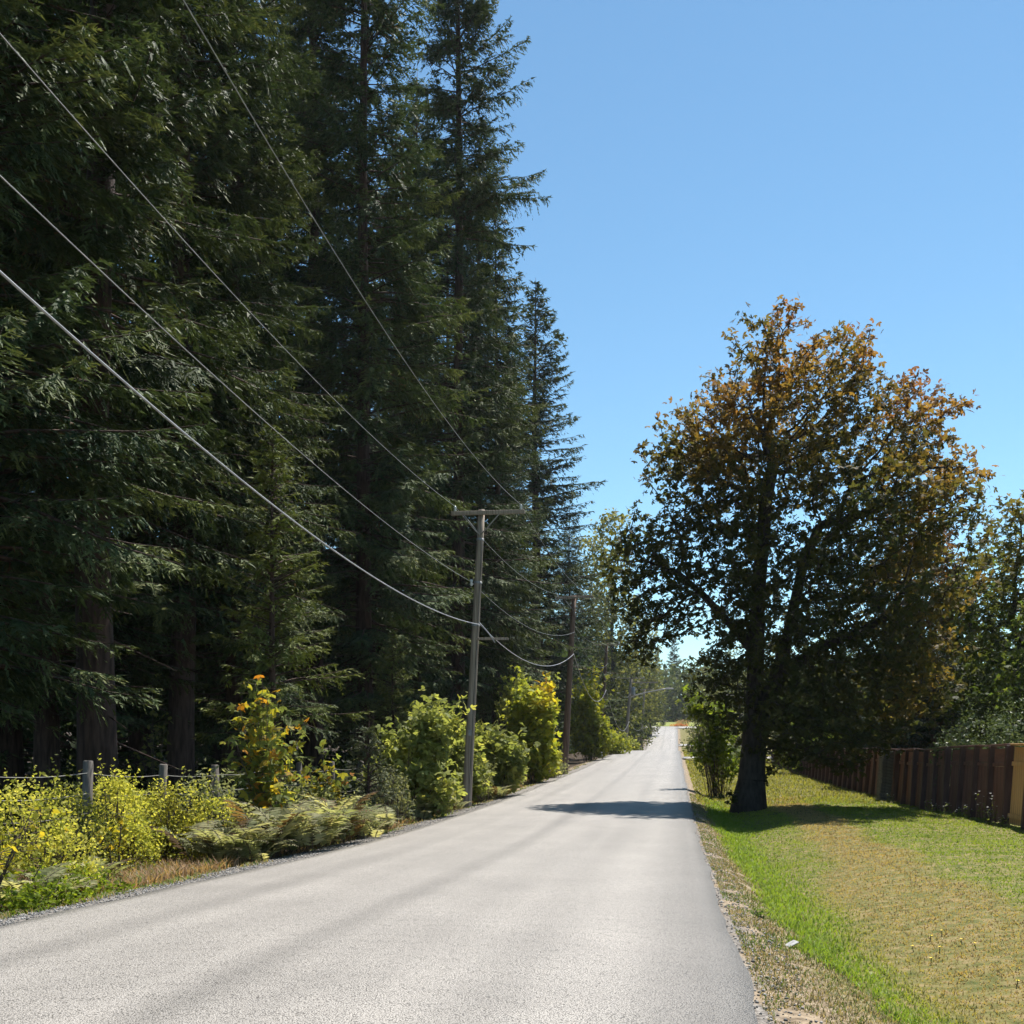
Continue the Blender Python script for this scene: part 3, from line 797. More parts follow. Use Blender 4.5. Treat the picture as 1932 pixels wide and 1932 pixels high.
# ------------------------------------------------------------------ shrubs, saplings, ferns
def shrub_meshes(seed, lobes, n, leaf, cols, kind='kite', stems=10, up=.7, wide=.65, mat='leaf', tone=None, shell=.5, shoots=14):
    """lobes: (x,y,z,rx,ry,rz,weight) in metres above the base"""
    r = np.random.default_rng(seed)
    w = np.array([l[6] for l in lobes]); w = w / w.sum()
    P_ = []
    for l, k in zip(lobes, (w * n).astype(int)):
        d = rand_dirs(k, r) * (shell + (1 - shell) * r.uniform(0, 1, (k, 1)) ** .5)
        f = .62 + .75 * vnoise(d[:, 0] * 3.3 + seed, d[:, 2] * 3.3 + d[:, 1] * 2.2, seed)
        P_.append(np.array(l[:3]) + d * f[:, None] * np.array(l[3:6]))
    pos = np.concatenate(P_); pos = pos[pos[:, 2] > .03]
    hi = np.percentile(pos[:, 2], 75)
    st = pos[pos[:, 2] > hi]; st = st[r.choice(len(st), min(shoots, len(st)), replace=False)]
    H_ = pos[:, 2].max()
    for p0 in st:
        dv = nrm(np.array([p0[0] * .5, p0[1] * .5, 0]) + r.normal(0, .35, 3) + np.array([0, 0, .9])); ln = H_ * r.uniform(.12, .32)
        k = max(4, int(ln / leaf * 2.2))
        pos = np.concatenate([pos, p0 + dv * (ln * np.linspace(.1, 1, k))[:, None] + r.normal(0, leaf * .3, (k, 3))])
    t = tone(pos, r) if tone else r.uniform(size=len(pos)) * .6 + .4 * vnoise(pos[:, 0] * 3, pos[:, 2] * 3 + pos[:, 1], seed)
    V, F, col = leaves_at(pos, leaf, r, kind, up, cols, np.clip(t, 0, 1), .2, wide)
    tips = pos[r.choice(len(pos), stems * 6)]
    b = np.stack([r.normal(0, .1, len(tips)) + tips[:, 0] * .25, r.normal(0, .1, len(tips)) + tips[:, 1] * .25, np.full(len(tips), -.05)], -1)
    m = b * .4 + tips * .6; m[:, 2] += .15 * (tips[:, 2])
    m[:, 2] = np.minimum(m[:, 2], tips[:, 2])
    v1, f1 = frustums(b, m, np.full(len(b), .012), np.full(len(b), .008), 4)
    v2, f2 = frustums(m, tips, np.full(len(b), .008), np.full(len(b), .003), 4)
    VS, FS, _ = cat_soup([(v1, f1), (v2, f2)])
    return mesh_np("foliage", V, F, col, M[mat]), mesh_np("stems", VS, FS, None, M['twig'])

def put_shrub(name, label, meshes, x, Y, group=None, cat="shrub", rot=0, scale=1., X=None):
    X = Xof(x, Y) if X is None else X
    o = thing(name, label, cat, (X, Y, gz(X, Y) - .02), group, (0, 0, rot), (scale,) * 3)
    add("foliage", meshes[0], o)["kind"] = "stuff"; add("stems", meshes[1], o)["kind"] = "stuff"
    return o

GOLD = [(.24, .28, .05), (.38, .39, .07), (.52, .5, .1), (.62, .57, .16)]
GS = "golden small-leaved shrubs at the left verge"
put_shrub("golden_shrub", "golden-green rounded shrub at the photo's left edge", shrub_meshes(41, [(0, 0, .72, .66, .6, .72, 1), (-.6, .1, .65, .6, .5, .7, .8), (.5, -.1, .5, .45, .45, .5, .6), (-.1, -.4, .35, .5, .4, .4, .6)], 7000, .05, GOLD, up=.5), 45, 13.0, GS, scale=1.08)
put_shrub("golden_shrub", "golden-yellow shrub under the second weathered fence post", shrub_meshes(42, [(0, 0, .85, .65, .5, .65, 1), (-.75, 0, .7, .6, .5, .6, .8), (.3, -.4, .45, .65, .4, .45, .7), (.05, .1, 1.2, .25, .22, .22, .12)], 8000, .05, GOLD, up=.5), 215, 16.7, GS, scale=1.08)
put_shrub("golden_shrub", "lower golden shrub ending beside the pale ferns", shrub_meshes(43, [(0, 0, .75, .66, .5, .6, 1), (.6, 0, .6, .55, .45, .5, .7), (-.6, -.1, .7, .55, .4, .55, .7), (.1, -.5, .35, .65, .35, .38, .6)], 7000, .052, GOLD, up=.5), 325, 18.1, GS, scale=1.08)
OLIVE = [(.05, .065, .02), (.08, .1, .025), (.12, .13, .035)]
put_shrub("olive_shrub", "dull olive shrub rising behind the golden shrubs' dip", shrub_meshes(44, [(0, 0, .8, .5, .4, .65, 1), (.4, .1, .6, .4, .4, .5, .6)], 2400, .055, OLIVE), 118, 15.2)
put_shrub("olive_shrub", "olive green sprouting shrub hiding the third fence post's foot", shrub_meshes(45, [(0, 0, .75, .35, .3, .55, 1), (.25, 0, .5, .35, .3, .4, .7)], 1500, .06, [(.09, .1, .02), (.17, .17, .025), (.26, .24, .04)]), 312, 17.6)

def sapling_meshes(seed, H, R, n, leaf, cols, tone=None, kind='maple', hb=.25, stems=7, up=.9):
    r = np.random.default_rng(seed)
    A, B, ra, rb, pos = [], [], [], [], []
    for q in range(stems):
        a = r.uniform(0, 6.28); rr = R * r.uniform(.15, .95); h = H * r.uniform(.55, 1.0) * (1.05 - .35 * rr / R)
        base = np.array([r.normal(0, .06), r.normal(0, .06), -.05])
        tip = np.array([math.cos(a) * rr, math.sin(a) * rr, h]); mid = np.array([tip[0] * .45, tip[1] * .45, h * .55])
        for s0, s1, r0, r1 in ((base, mid, .016, .011), (mid, tip, .011, .004)):
            A.append(s0); B.append(s1); ra.append(r0); rb.append(r1)
        for u in np.linspace(hb, 1, max(3, int(n / stems / 4))):
            p0 = base * (1 - u) + tip * u if u > .55 else base * (1 - u / .55) + mid * (u / .55)
            p0 = mid + (tip - mid) * ((u - .55) / .45) if u > .55 else p0
            for w in range(4):
                dd = rand_dirs(1, r)[0] * np.array([1, 1, .35]); pe = p0 + dd * r.uniform(.1, .38) * (R ** .5)
                A.append(p0); B.append(pe); ra.append(.004); rb.append(.0025); pos.append(pe)
    v, f = frustums(np.array(A), np.array(B), np.array(ra), np.array(rb), 5)
    pos = np.array(pos)
    t = tone(pos, r) if tone else r.uniform(size=len(pos))
    V, F, col = leaves_at(pos, leaf, r, kind, up, cols, np.clip(t, 0, 1), .35)
    return mesh_np("foliage", V, F, col, M['leaf']), mesh_np("stems", v, f, None, M['twig'])

AUT = [(.11, .14, .04), (.16, .19, .05), (.28, .26, .03), (.32, .2, .02), (.36, .12, .02), (.3, .06, .02)]
def tone_aut(pos, r): return r.uniform(size=len(pos)) ** 2.0 * .68 + .1 * vnoise(pos[:, 0] * 4, pos[:, 2] * 4, 2)
put_shrub("maple_sapling", "maple sapling with yellow and orange leaves climbing over the wire fence", sapling_meshes(51, 3.5, 1.0, 760, .17, AUT, tone_aut, stems=13), 502, 20.3, "maple saplings on the left verge", "sapling")
put_shrub("maple_sapling", "smaller orange-tinged maple sapling left of the grey-green fir shrub", sapling_meshes(52, 2.5, .65, 340, .16, AUT, tone_aut, stems=8), 612, 23, "maple saplings on the left verge", "sapling")
YEL = [(.2, .2, .02), (.36, .32, .03), (.42, .3, .03)]
put_shrub("yellow_sapling", "bright yellow leafy branch poking in at the photo's left edge", sapling_meshes(53, 1.75, .55, 150, .095, YEL, kind='kite', hb=.5, stems=5), -22, 11.0, None, "sapling")
put_shrub("yellow_sapling", "thin yellow-leaved shoot just left of the first fence post", sapling_meshes(54, 1.45, .16, 26, .12, YEL, kind='kite', hb=.6, stems=2), 112, 14.2, None, "sapling")
put_shrub("yellow_sapling", "thin yellow-leaved shoot between the first and second fence posts", sapling_meshes(55, 1.65, .3, 44, .12, YEL, kind='kite', hb=.6, stems=3), 222, 15.6, None, "sapling")
put_shrub("hazel_sapling", "pale sapling glowing in the forest shade above the second fence post", sapling_meshes(56, 4.0, .5, 150, .17, [(.1, .11, .03), (.2, .2, .07)], kind='kite', hb=.3, stems=4), 290, 28, None, "sapling")

GREYG = [(.05, .065, .035), (.08, .095, .05), (.12, .13, .07)]
yfir = conifer_meshes(57, 2.6, .1, .9, 120, .3, .05, .11, 1.6, col=GREYG)
X_, Y_ = at(694, 25.4)
o = thing("fir_sapling", "grey-green young fir shrub between the small maple sapling and leafy thicket", "sapling", (X_, Y_, gz(X_, Y_)))
for nm, me in zip(("crown", "branches", "trunk"), yfir): add(nm, me, o)["kind"] = "stuff"

LEAFY = [(.11, .14, .045), (.17, .2, .06), (.26, .28, .08), (.38, .36, .09)]
GL = "leafy thickets along the left roadside"
put_shrub("leafy_thicket", "broad leafy green thicket left of the grey utility pole", shrub_meshes(61, [(0, 0, 1.5, 1.0, .8, .9, 1.2), (.5, 0, 2.1, .6, .5, .6, .6), (-.6, -.2, 1.0, .7, .6, .8, .8), (.3, -.5, .8, 1.1, .5, .7, 1)], 2600, .17, LEAFY, 'maple', wide=.8, up=1.0, shell=.2, shoots=26), 775, 29, GL, scale=1.15)
put_shrub("leafy_thicket", "leafy thicket directly behind the grey utility pole's foot", shrub_meshes(62, [(0, 0, 1.5, .8, .7, 1.1, 1), (-.5, 0, 2.2, .5, .5, .6, .5), (.4, -.2, .9, .7, .6, .7, .7)], 2000, .19, LEAFY, 'maple', up=1.0, shell=.2, shoots=26), 856, 34.5, GL, scale=1.12)
put_shrub("leafy_thicket", "lower leafy thicket just right of the grey utility pole", shrub_meshes(63, [(0, 0, 1.2, .75, .7, 1.0, 1), (.6, 0, 1.0, .6, .6, .8, .7)], 1600, .2, LEAFY, 'maple', up=1.0, shell=.2, shoots=26), 918, 38.5, GL, scale=1.25)
def tone_yel(pos, r): return .15 + .45 * r.uniform(size=len(pos)) + .45 * np.clip((pos[:, 2] - 3.2) / 1.5, 0, 1) * (pos[:, 0] > -.1) + .1 * (pos[:, 0] > .3)
YG = [(.1, .13, .03), (.17, .21, .035), (.28, .3, .04), (.38, .33, .03), (.46, .27, .025)]
put_shrub("yellow_green_thicket", "bright yellow-green thicket with orange top left of the brown second pole", shrub_meshes(64, [(.1, 0, 3.2, 1.25, 1.0, 1.3, 1.4), (-.1, 0, 1.9, 1.3, 1.0, 1.2, 1.3), (.3, -.3, 1.2, 1.2, .8, .9, .8)], 3000, .25, YG, 'maple', tone=tone_yel, up=1.0, shell=.2, shoots=26), 1006, 49.5, GL, scale=1.02)
put_shrub("leafy_thicket", "dark-topped leafy thicket rising behind the bright yellow-green one", shrub_meshes(65, [(0, 0, 3.6, 1.3, 1, 1.4, 1), (0, 0, 2.0, 1.3, 1, 1.4, 1)], 1500, .22, LEAFY, 'maple', shell=.2, shoots=26), 985, 56, GL)
def tone_yel2(pos, r): return .1 + .5 * r.uniform(size=len(pos)) + .2 * np.clip((pos[:, 2] - 4) / 2, 0, 1)
put_shrub("yellow_green_thicket", "tall olive-yellow thicket in front of the third utility pole", shrub_meshes(66, [(0, 0, 4.5, 1.2, 1.2, 1.7, .9), (-.3, 0, 2.8, 1.7, 1.3, 1.6, 1.3), (.8, 0, 2.0, 1.3, 1.2, 1.6, 1), (0, -.4, 1.2, 1.7, 1, 1, .8)], 2800, .26, YG, 'maple', tone=tone_yel2, shell=.2, shoots=26), 1112, 82, GL)
put_shrub("yellow_green_thicket", "low yellow shrub on the verge past the third utility pole", shrub_meshes(67, [(0, 0, 1.0, 1.6, 1.2, 1.0, 1), (1.0, 0, .7, 1.2, 1, .8, .7)], 1300, .26, YG, 'kite', tone=tone_yel2), 1146, 97, GL)
put_shrub("leafy_thicket", "dark green low thicket by the fourth utility pole", shrub_meshes(68, [(0, 0, 1.2, 2.0, 1.4, 1.2, 1), (1.5, 0, .8, 1.4, 1, .9, .7)], 1300, .3, LEAFY, 'kite'), 1165, 125, GL)

GB = "shrubs under the big maple"
BR = [(.06, .09, .018), (.1, .15, .022), (.18, .24, .03), (.3, .32, .04)]
put_shrub("maple_suckers", "bright green leafy suckers left of the big maple's trunk", shrub_meshes(71, [(-.1, 0, 3.0, .7, .7, .9, 1), (-.5, 0, 1.9, .75, .7, .7, .8), (.2, 0, 1.6, .8, .7, 1.2, 1), (-.9, .1, 3.5, .5, .4, .35, .35)], 1050, .21, BR, 'maple', up=1.0, shell=.2), 1358, 43, GB)
put_shrub("grey_shrub", "grey-green mounded shrub on the verge beyond the big maple", shrub_meshes(72, [(0, 0, 1.0, 1.2, 1.2, 1.1, 1), (.9, 0, 1.6, 1.2, 1.0, 1.5, 1)], 1700, .2, PALE, 'kite'), 1350, 62, GB)
put_shrub("grey_shrub", "pale shrub beside the grey cabinet past the right driveway", shrub_meshes(73, [(0, 0, 1.0, 1.6, 1.2, 1.1, 1), (1.2, 0, 1.6, 1.6, 1.0, 1.6, 1)], 1300, .28, PALE, 'kite'), 1318, 104, GB)
put_shrub("leafy_thicket", "shaded yellow-green understory right of the big maple's trunk", shrub_meshes(74, [(0, 0, 1.6, 1.5, 1.2, 1.3, 1), (1.8, 0, 1.9, 1.5, 1.2, 1.3, 1)], 1800, .22, BR, 'maple'), 1500, 66, GB)
LAUREL = [(.06, .085, .04), (.09, .12, .055), (.13, .16, .075)]
put_shrub("laurel_hedge", "pale glossy laurel bulging over the fence top near the photo's right edge", shrub_meshes(75, [(0, 0, 2.1, 1.1, .9, .9, 1), (1.3, .2, 2.3, 1.1, .9, 1.0, 1), (-.9, .1, 1.8, .7, .7, .6, .6), (.6, 0, 1.2, 1.9, .8, 1.0, 1)], 5200, .115, LAUREL, 'kite', wide=.45, mat='glossleaf', up=.6), 1868, 31.5, None, "hedge")

BRUSH = [(.13, .15, .08), (.19, .205, .11), (.27, .27, .15)]
brush = [shrub_meshes(76, [(0, 0, .55, .55, .45, .55, 1), (.5, 0, .4, .45, .4, .4, .7), (-.5, 0, .4, .45, .4, .4, .7)], 1500, .085, BRUSH, shell=.2, shoots=30, wide=.4),
         shrub_meshes(77, [(0, 0, .7, .6, .5, .7, 1), (.5, .1, .45, .5, .4, .45, .7)], 1500, .09, BRUSH, shell=.2, shoots=30, wide=.4)]
for q, (x, Y, sc_, lb) in enumerate(((640, 22.6, 1.0, "pale grey-green brush between the smaller maple sapling and the fir shrub"), (735, 26.6, 1.15, "pale brush at the foot of the broad leafy thicket"),
                                     (822, 30.8, 1.1, "pale brush left of the grey utility pole's foot"), (905, 36.0, 1.1, "pale brush just right of the grey utility pole's foot"),
                                     (958, 43.0, 1.3, "pale brush left of the bright yellow-green thicket's foot"), (1032, 54.0, 1.3, "pale dry brush at the brown second pole's foot"),
                                     (545, 22.0, 1.3, "pale brush at the wire between the two maple saplings"), (395, 18.6, 1.2, "grey brush against the third fence post"))):
    put_shrub("roadside_brush", lb, brush[q % 2], x, Y, "pale brush along the left roadside", "shrub", q * 1.1, sc_)

# bracken ferns
def fern_meshes(seed, nf, L0, cols, dead=.1):
    r = np.random.default_rng(seed)
    parts = []; A, B = [], []
    for q in range(nf):
        a = r.uniform(0, 6.28); L_ = L0 * r.uniform(.6, 1.15); el0 = r.uniform(1.05, 1.55)
        n = 23; u = np.linspace(0, 1, n)
        ang = el0 - 1.5 * u ** 1.5
        dx = np.cumsum(np.cos(ang)) * L_ / n; dz = np.cumsum(np.sin(ang)) * L_ / n
        h = np.array([math.cos(a), math.sin(a), 0]); base = np.append(r.normal(0, .22, 2), 0)
        pts = base + h * dx[:, None] + np.array([0, 0, 1.]) * dz[:, None]
        A.append(pts[:-1:2]); B.append(pts[2::2] if len(pts[2::2]) == len(pts[:-1:2]) else pts[np.minimum(np.arange(0, n - 1, 2) + 2, n - 1)])
        sd = np.array([-h[1], h[0], 0.])
        t = nrm(np.gradient(pts, axis=0))
        use = np.arange(4, n)
        wl = .24 * L_ * np.sin(np.pi * (.25 + .75 * (u[use] - u[4]) / (1 - u[4]))) + .02
        tint = r.uniform(0, 1)
        for sgn in (1, -1):
            d = nrm(t[use] * .45 + sd * sgn + np.array([0, 0, -.15]) + r.normal(0, .08, (len(use), 3)))
            s = nrm(t[use] + r.normal(0, .12, (len(use), 3)))
            V, F = kites(pts[use], d, s, wl, wl * .18 + .01, .35)
            c = lerp_cols(cols, np.clip(np.full(len(use), tint) + r.uniform(-.2, .2, len(use)), 0, 1), r)
            if r.uniform() < dead: c[:] = np.array([.16, .1, .045]) * r.uniform(.7, 1.2)
            parts.append((V, F, c))
    V, F, col = cat_soup(parts)
    a, b = np.concatenate(A), np.concatenate(B)
    v, f = frustums(a, b, np.full(len(a), .006), np.full(len(a), .004), 4)
    return mesh_np("fronds", V, F, col, M['leaf']), mesh_np("stalks", v, f, None, M['twig'])

FERN = [(.17, .19, .09), (.24, .255, .13), (.33, .335, .19), (.38, .36, .2)]
fernA = fern_meshes(81, 50, 1.3, FERN); fernB = fern_meshes(82, 46, 1.15, FERN); fernC = fern_meshes(83, 34, .85, FERN, .15)
GFN = "bracken ferns along the left road edge"
def put_fern(m, x, Y, label, rot, s=1., grp=GFN):
    X = Xof(x, Y)
    o = thing("bracken_fern", label, "fern", (X, Y, gz(X, Y) - .02), grp, (0, 0, rot), (s,) * 3)
    add("fronds", m[0], o)["kind"] = "stuff"; add("stalks", m[1], o)["kind"] = "stuff"
put_fern(fernB, 432, 16.9, "pale bracken fern leaning out at the end of the golden shrubs", .3)
put_fern(fernC, 475, 17.3, "bracken fern nearest the road edge, below the orange maple sapling", 1.4)
put_fern(fernA, 520, 18.0, "bracken fern right under the orange maple sapling", 2.4)
put_fern(fernB, 445, 18.6, "bracken fern behind the road edge row, by the third fence post", 3.3)
put_fern(fernB, 566, 18.6, "bracken fern under the gap between the two maple saplings", 4.0)
put_fern(fernA, 620, 20.2, "bracken fern below the smaller maple sapling", 5.1)
put_fern(fernB, 575, 20.6, "taller bracken fern against the wire between the maple saplings", .9, 1.15)
put_fern(fernC, 672, 21.8, "bracken fern below the grey-green fir shrub", 1.8, 1.1)
put_fern(fernC, 705, 23.2, "last bracken fern of the row, tip over the road edge", 2.9)
put_fern(fernC, 790, 28.2, "short bracken fern at the leafy thicket's foot", .5)
put_fern(fernC, 850, 31.4, "small bracken fern left of the grey utility pole's base", 3.5, .8)
put_fern(fernC, 935, 37, "small bracken fern right of the grey utility pole's base", 4.5, .9)
put_fern(fernB, 665, 24.5, "bracken fern tucked behind the grey-green fir shrub", 5.5, 1.0)
put_fern(fernC, 60, 11.5, "green bracken fern low at the photo's left edge", 2.0, .75)
put_fern(fernC, 160, 14.2, "bracken fern lying on the bank below the golden shrubs", .2, .7)
put_fern(fernC, 110, 11.9, "small bracken fern in the weeds beside the gravel shoulder", 4.4, .6)
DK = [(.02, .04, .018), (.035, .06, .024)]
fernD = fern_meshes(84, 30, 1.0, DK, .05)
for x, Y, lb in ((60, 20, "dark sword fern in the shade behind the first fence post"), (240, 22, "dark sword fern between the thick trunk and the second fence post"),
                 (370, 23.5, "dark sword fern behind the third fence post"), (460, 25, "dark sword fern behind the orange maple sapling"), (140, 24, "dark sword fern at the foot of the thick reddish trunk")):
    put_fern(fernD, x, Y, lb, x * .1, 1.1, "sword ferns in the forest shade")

# low weeds
WEED = [(.08, .12, .015), (.14, .2, .018), (.24, .28, .02)]
GW = "leafy weeds on the left bank"
for q, (x, Y, n, R_, h, lb) in enumerate(((20, 10.7, 650, .35, .28, "bright green weed clump at the photo's left edge above the gravel"),
                                          (75, 11.1, 650, .32, .3, "vivid yellow-green weed clump touching the gravel shoulder"),
                                          (120, 11.7, 450, .26, .26, "vivid weed clump beside the dark hollow on the bank"),
                                          (210, 12.8, 300, .22, .16, "sparse weed clump right of the dark hollow on the bank"),
                                          (45, 11.7, 900, .5, .45, "weed clump under the left-edge golden shrub"),
                                          (110, 12.4, 900, .5, .45, "taller weed clump under the dip between the golden shrubs"),
                                          (165, 13.6, 300, .3, .35, "weed clump amid the brown dead grass"))):
    put_shrub("weed_clump", lb, shrub_meshes(90 + q, [(0, 0, h * .5, R_, R_ * .8, h * .6, 1), (R_ * .7, .05, h * .4, R_ * .6, R_ * .6, h * .5, .6)], n, .06, WEED, up=.9, stems=4, shell=.2, shoots=3), x, Y, GW, "weed")

# ------------------------------------------------------------------ grass, dead stalks, gravel (uncountable)
def grass_field(name, n, cr, Yr_, hfun, colfun, label, cat, seed, wfac=1.0, keep=None, ypow=1.0):
    r = np.random.default_rng(seed)
    u = r.uniform(size=n)
    y0, y1 = Yr_
    Y = y0 * (y1 / y0) ** (u ** ypow)
    c = r.uniform(cr[0], cr[1], n)
    X = c + SL * Y
    ok = np.abs(X) < .53 * Y + .6
    if keep is not None: ok &= keep(c, Y, r)
    c, Y, X = c[ok], Y[ok], X[ok]; n = len(c)
    b = np.stack([X, Y, ground_z(X, Y) - .012], -1)
    h = hfun(c, Y, r)
    a = r.uniform(0, 2 * np.pi, n); lean = r.uniform(.1, .75, n)
    d = nrm(np.stack([np.cos(a) * lean, np.sin(a) * lean, np.ones(n)], -1))
    s = nrm(np.stack([-np.sin(a) + r.normal(0, .4, n), np.cos(a) + r.normal(0, .4, n), r.normal(0, .2, n)], -1))
    w = .007 * np.maximum(Y / 6.5, .8) ** .75 * wfac * r.uniform(.7, 1.4, n)
    # two-segment bent blade: quad + tip, as one kite with bend
    mid = b + d * (h * .55)[:, None]
    tipd = nrm(d + np.stack([np.cos(a), np.sin(a), -.55 * np.ones(n)], -1) * r.uniform(.2, .9, (n, 1)))
    tip = mid + tipd * (h * .55)[:, None]
    V = np.stack([b + s * w[:, None] * .4, b - s * w[:, None] * .4, mid - s * w[:, None] * .5, tip, mid + s * w[:, None] * .5], 1)
    F1 = np.arange(n)[:, None] * 5
    quads = F1 + np.array([[0, 1, 2, 4]]); tris = F1 + np.array([[4, 2, 3]])
    col = colfun(c, X, Y, r)
    me = bpy.data.meshes.new(name)
    me.vertices.add(n * 5); me.vertices.foreach_set("co", V.astype(np.float32).ravel())
    lo = np.concatenate([quads.ravel(), tris.ravel()]).astype(np.int32)
    me.loops.add(len(lo)); me.loops.foreach_set("vertex_index", lo)
    me.polygons.add(2 * n)
    me.polygons.foreach_set("loop_start", np.concatenate([np.arange(n) * 4, 4 * n + np.arange(n) * 3]).astype(np.int32))
    me.polygons.foreach_set("loop_total", np.concatenate([np.full(n, 4), np.full(n, 3)]).astype(np.int32))
    at_ = me.attributes.new("tint", 'FLOAT_COLOR', 'FACE')
    cc = np.ones((2 * n, 4), np.float32); cc[:n, :3] = col; cc[n:, :3] = col
    at_.data.foreach_set("color", cc.ravel())
    me.update(calc_edges=True); me.materials.append(M['grass'])
    return tag(add(name, me), label, cat, kind="stuff")

G1 = np.array([.14, .215, .02]); G2 = np.array([.22, .275, .03]); TAN = np.array([.4, .26, .135]); TAN2 = np.array([.34, .215, .105]); DG = np.array([.06, .1, .02])
def dryness(c, X, Y):
    band = np.exp(-((c - (2.7 + .05 * (Y - 10))) / .95) ** 2) * np.clip((Y - 3) / 4, 0, 1)
    n = fbm(X * .45 + 3, Y * .16, 31, 3)
    n2 = fbm(X * 1.6, Y * .7, 41, 3)
    return np.clip((band * 1.2 + (n - .5) * 1.5 + (n2 - .5) * .7 - .5) * 2.6, 0, 1)
def lawn_col(c, X, Y, r):
    d = dryness(c, X, Y) * .85 + .12 * (r.uniform(size=len(c)) < .25)
    g = G1 + (G2 - G1) * np.clip(fbm(X * .8, Y * .4, 51) * 1.3 - .1 + r.uniform(-.25, .25, len(c)), 0, 1)[:, None]
    ditch = np.exp(-((c - 1.35) / .5) ** 2)[:, None]
    g = g * (1 - ditch * .4) + np.array([.17, .29, .025]) * ditch * .4
    t = TAN + (TAN2 - TAN) * r.uniform(size=(len(c), 1))
    d = np.clip(d, 0, 1)[:, None] * (1 - ditch * .9)
    f = np.clip(d * .9 + r.normal(0, .09, (len(c), 1)), 0, 1)
    return np.clip((g * (1 - f) + t * f) * r.uniform(.92, 1.08, (len(c), 1)), 0, 1)
def lawn_h(c, Y, r):
    ditch = np.exp(-((c - 1.3) / .45) ** 2)
    return (.034 + .05 * ditch) * r.uniform(.6, 1.35, len(c)) * np.maximum(1, Y / 16) ** .5
def keep_lawn(c, Y, r):
    edge = .92 + .42 * np.clip((9.5 - Y) / 3.5, 0, 1) + .35 * (fbm(c * 0 + Y * .9, Y * .0, 61) - .5) * 2 * .6
    drive = (Y > 83) & (Y < 88.5)
    return (r.uniform(size=len(c)) < np.clip((c - edge) / .25, 0, 1)) & ~drive
grass_field("lawn_grass", 205000, (.75, 7.9), (4.6, 40), lawn_h, lawn_col, "mown lawn with green and dry tan patches between ditch and fence", "grass", 101, keep=keep_lawn, ypow=1.15)
def far_col(c, X, Y, r):
    g = np.array([.15, .17, .03]); g2 = np.array([.25, .22, .05])
    return np.clip((g + (g2 - g) * r.uniform(size=(len(c), 1))) * r.uniform(.75, 1.25, (len(c), 1)), 0, 1)
grass_field("verge_grass", 40000, (.75, 9), (36, 130), lambda c, Y, r: .12 * r.uniform(.5, 1.4, len(c)) * (Y / 40) ** .4, far_col, "yellow-green grass strip beyond the big maple", "grass", 102, keep=lambda c, Y, r: ~((Y > 83) & (Y < 88.5)))
def verge_col(c, X, Y, r):
    g = np.where(r.uniform(size=(len(c), 1)) < .3 + .35 * (vnoise(X * 1.5, Y * .8, 77)[:, None] > .55), np.array([[.1, .15, .025]]), np.array([[.26, .2, .105]]))
    return np.clip(g * r.uniform(.7, 1.25, (len(c), 1)), 0, 1)
grass_field("dry_verge_grass", 40000, (.5, 1.45), (4.6, 40), lambda c, Y, r: .035 * r.uniform(.5, 1.5, len(c)), verge_col, "thin dry grass between the asphalt edge and the ditch", "grass", 103, .9,
            keep=lambda c, Y, r: vnoise(c * 3, Y * 2.2, 66) + .3 * (c - .55) > .3, ypow=1.1)
def dead_col(c, X, Y, r):
    g = np.where(r.uniform(size=(len(c), 1)) < .22, np.array([[.09, .13, .03]]), np.array([[.3, .19, .11]]))
    return np.clip(g * r.uniform(.55, 1.3, (len(c), 1)), 0, 1)
grass_field("dead_bank_grass", 45000, (-8.4, -6.78), (8.5, 60), lambda c, Y, r: .2 * r.uniform(.4, 1.4, len(c)) * np.clip((-6.3 - c) / .5, .25, 1), dead_col, "brown dead grass and stalks on the left bank", "grass", 104, 1.0, ypow=.85)
grass_field("shoulder_grass", 9000, (-6.75, -6.2), (8.5, 120), lambda c, Y, r: .07 * r.uniform(.4, 1.4, len(c)), verge_col, "sparse short grass at the back of the gravel shoulder", "grass", 105, 1.0, keep=lambda c, Y, r: vnoise(c * 3, Y * 1.2, 12) > .5)

def pebbles(name, n, cr, Yr_, size, label, seed):
    r = np.random.default_rng(seed)
    Y = Yr_[0] * (Yr_[1] / Yr_[0]) ** (r.uniform(size=n) ** .8)
    c = cr[0] + (cr[1] - cr[0]) * r.beta(1.3, 1.3, n)
    X = c + SL * Y
    ok = np.abs(X) < .53 * Y + .5
    X, Y, c = X[ok], Y[ok], c[ok]; n = len(X)
    Z = ground_z(X, Y)
    o = np.array([[1, 0, 0], [0, 1, 0], [-1, 0, 0], [0, -1, 0], [0, 0, 1], [0, 0, -1]], float)
    s = size * r.uniform(.5, 1.5, (n, 1)) ** 1.5
    V = o[None] * (s * r.uniform(.6, 1.2, (n, 3)))[:, None, :] * r.uniform(.75, 1.2, (n, 6, 1))
    a = r.uniform(0, 6.28, n); ca, sa = np.cos(a), np.sin(a)
    R = np.zeros((n, 3, 3)); R[:, 0, 0] = ca; R[:, 0, 1] = -sa; R[:, 1, 0] = sa; R[:, 1, 1] = ca; R[:, 2, 2] = .7
    V = np.einsum('nij,nkj->nki', R, V) + np.stack([X, Y, Z + s[:, 0] * .25], -1)[:, None]
    f = np.array([[0, 1, 4], [1, 2, 4], [2, 3, 4], [3, 0, 4], [1, 0, 5], [2, 1, 5], [3, 2, 5], [0, 3, 5]])
    F = (np.arange(n)[:, None, None] * 6 + f[None]).reshape(-1, 3)
    g = r.uniform(.05, .3, (n, 1)) * np.array([[1, .96, .9]])
    col = np.repeat(g, 8, 0)
    return tag(add(name, mesh_np(name, V.reshape(-1, 3), F, col, M['gravel'])), label, "gravel", kind="stuff")
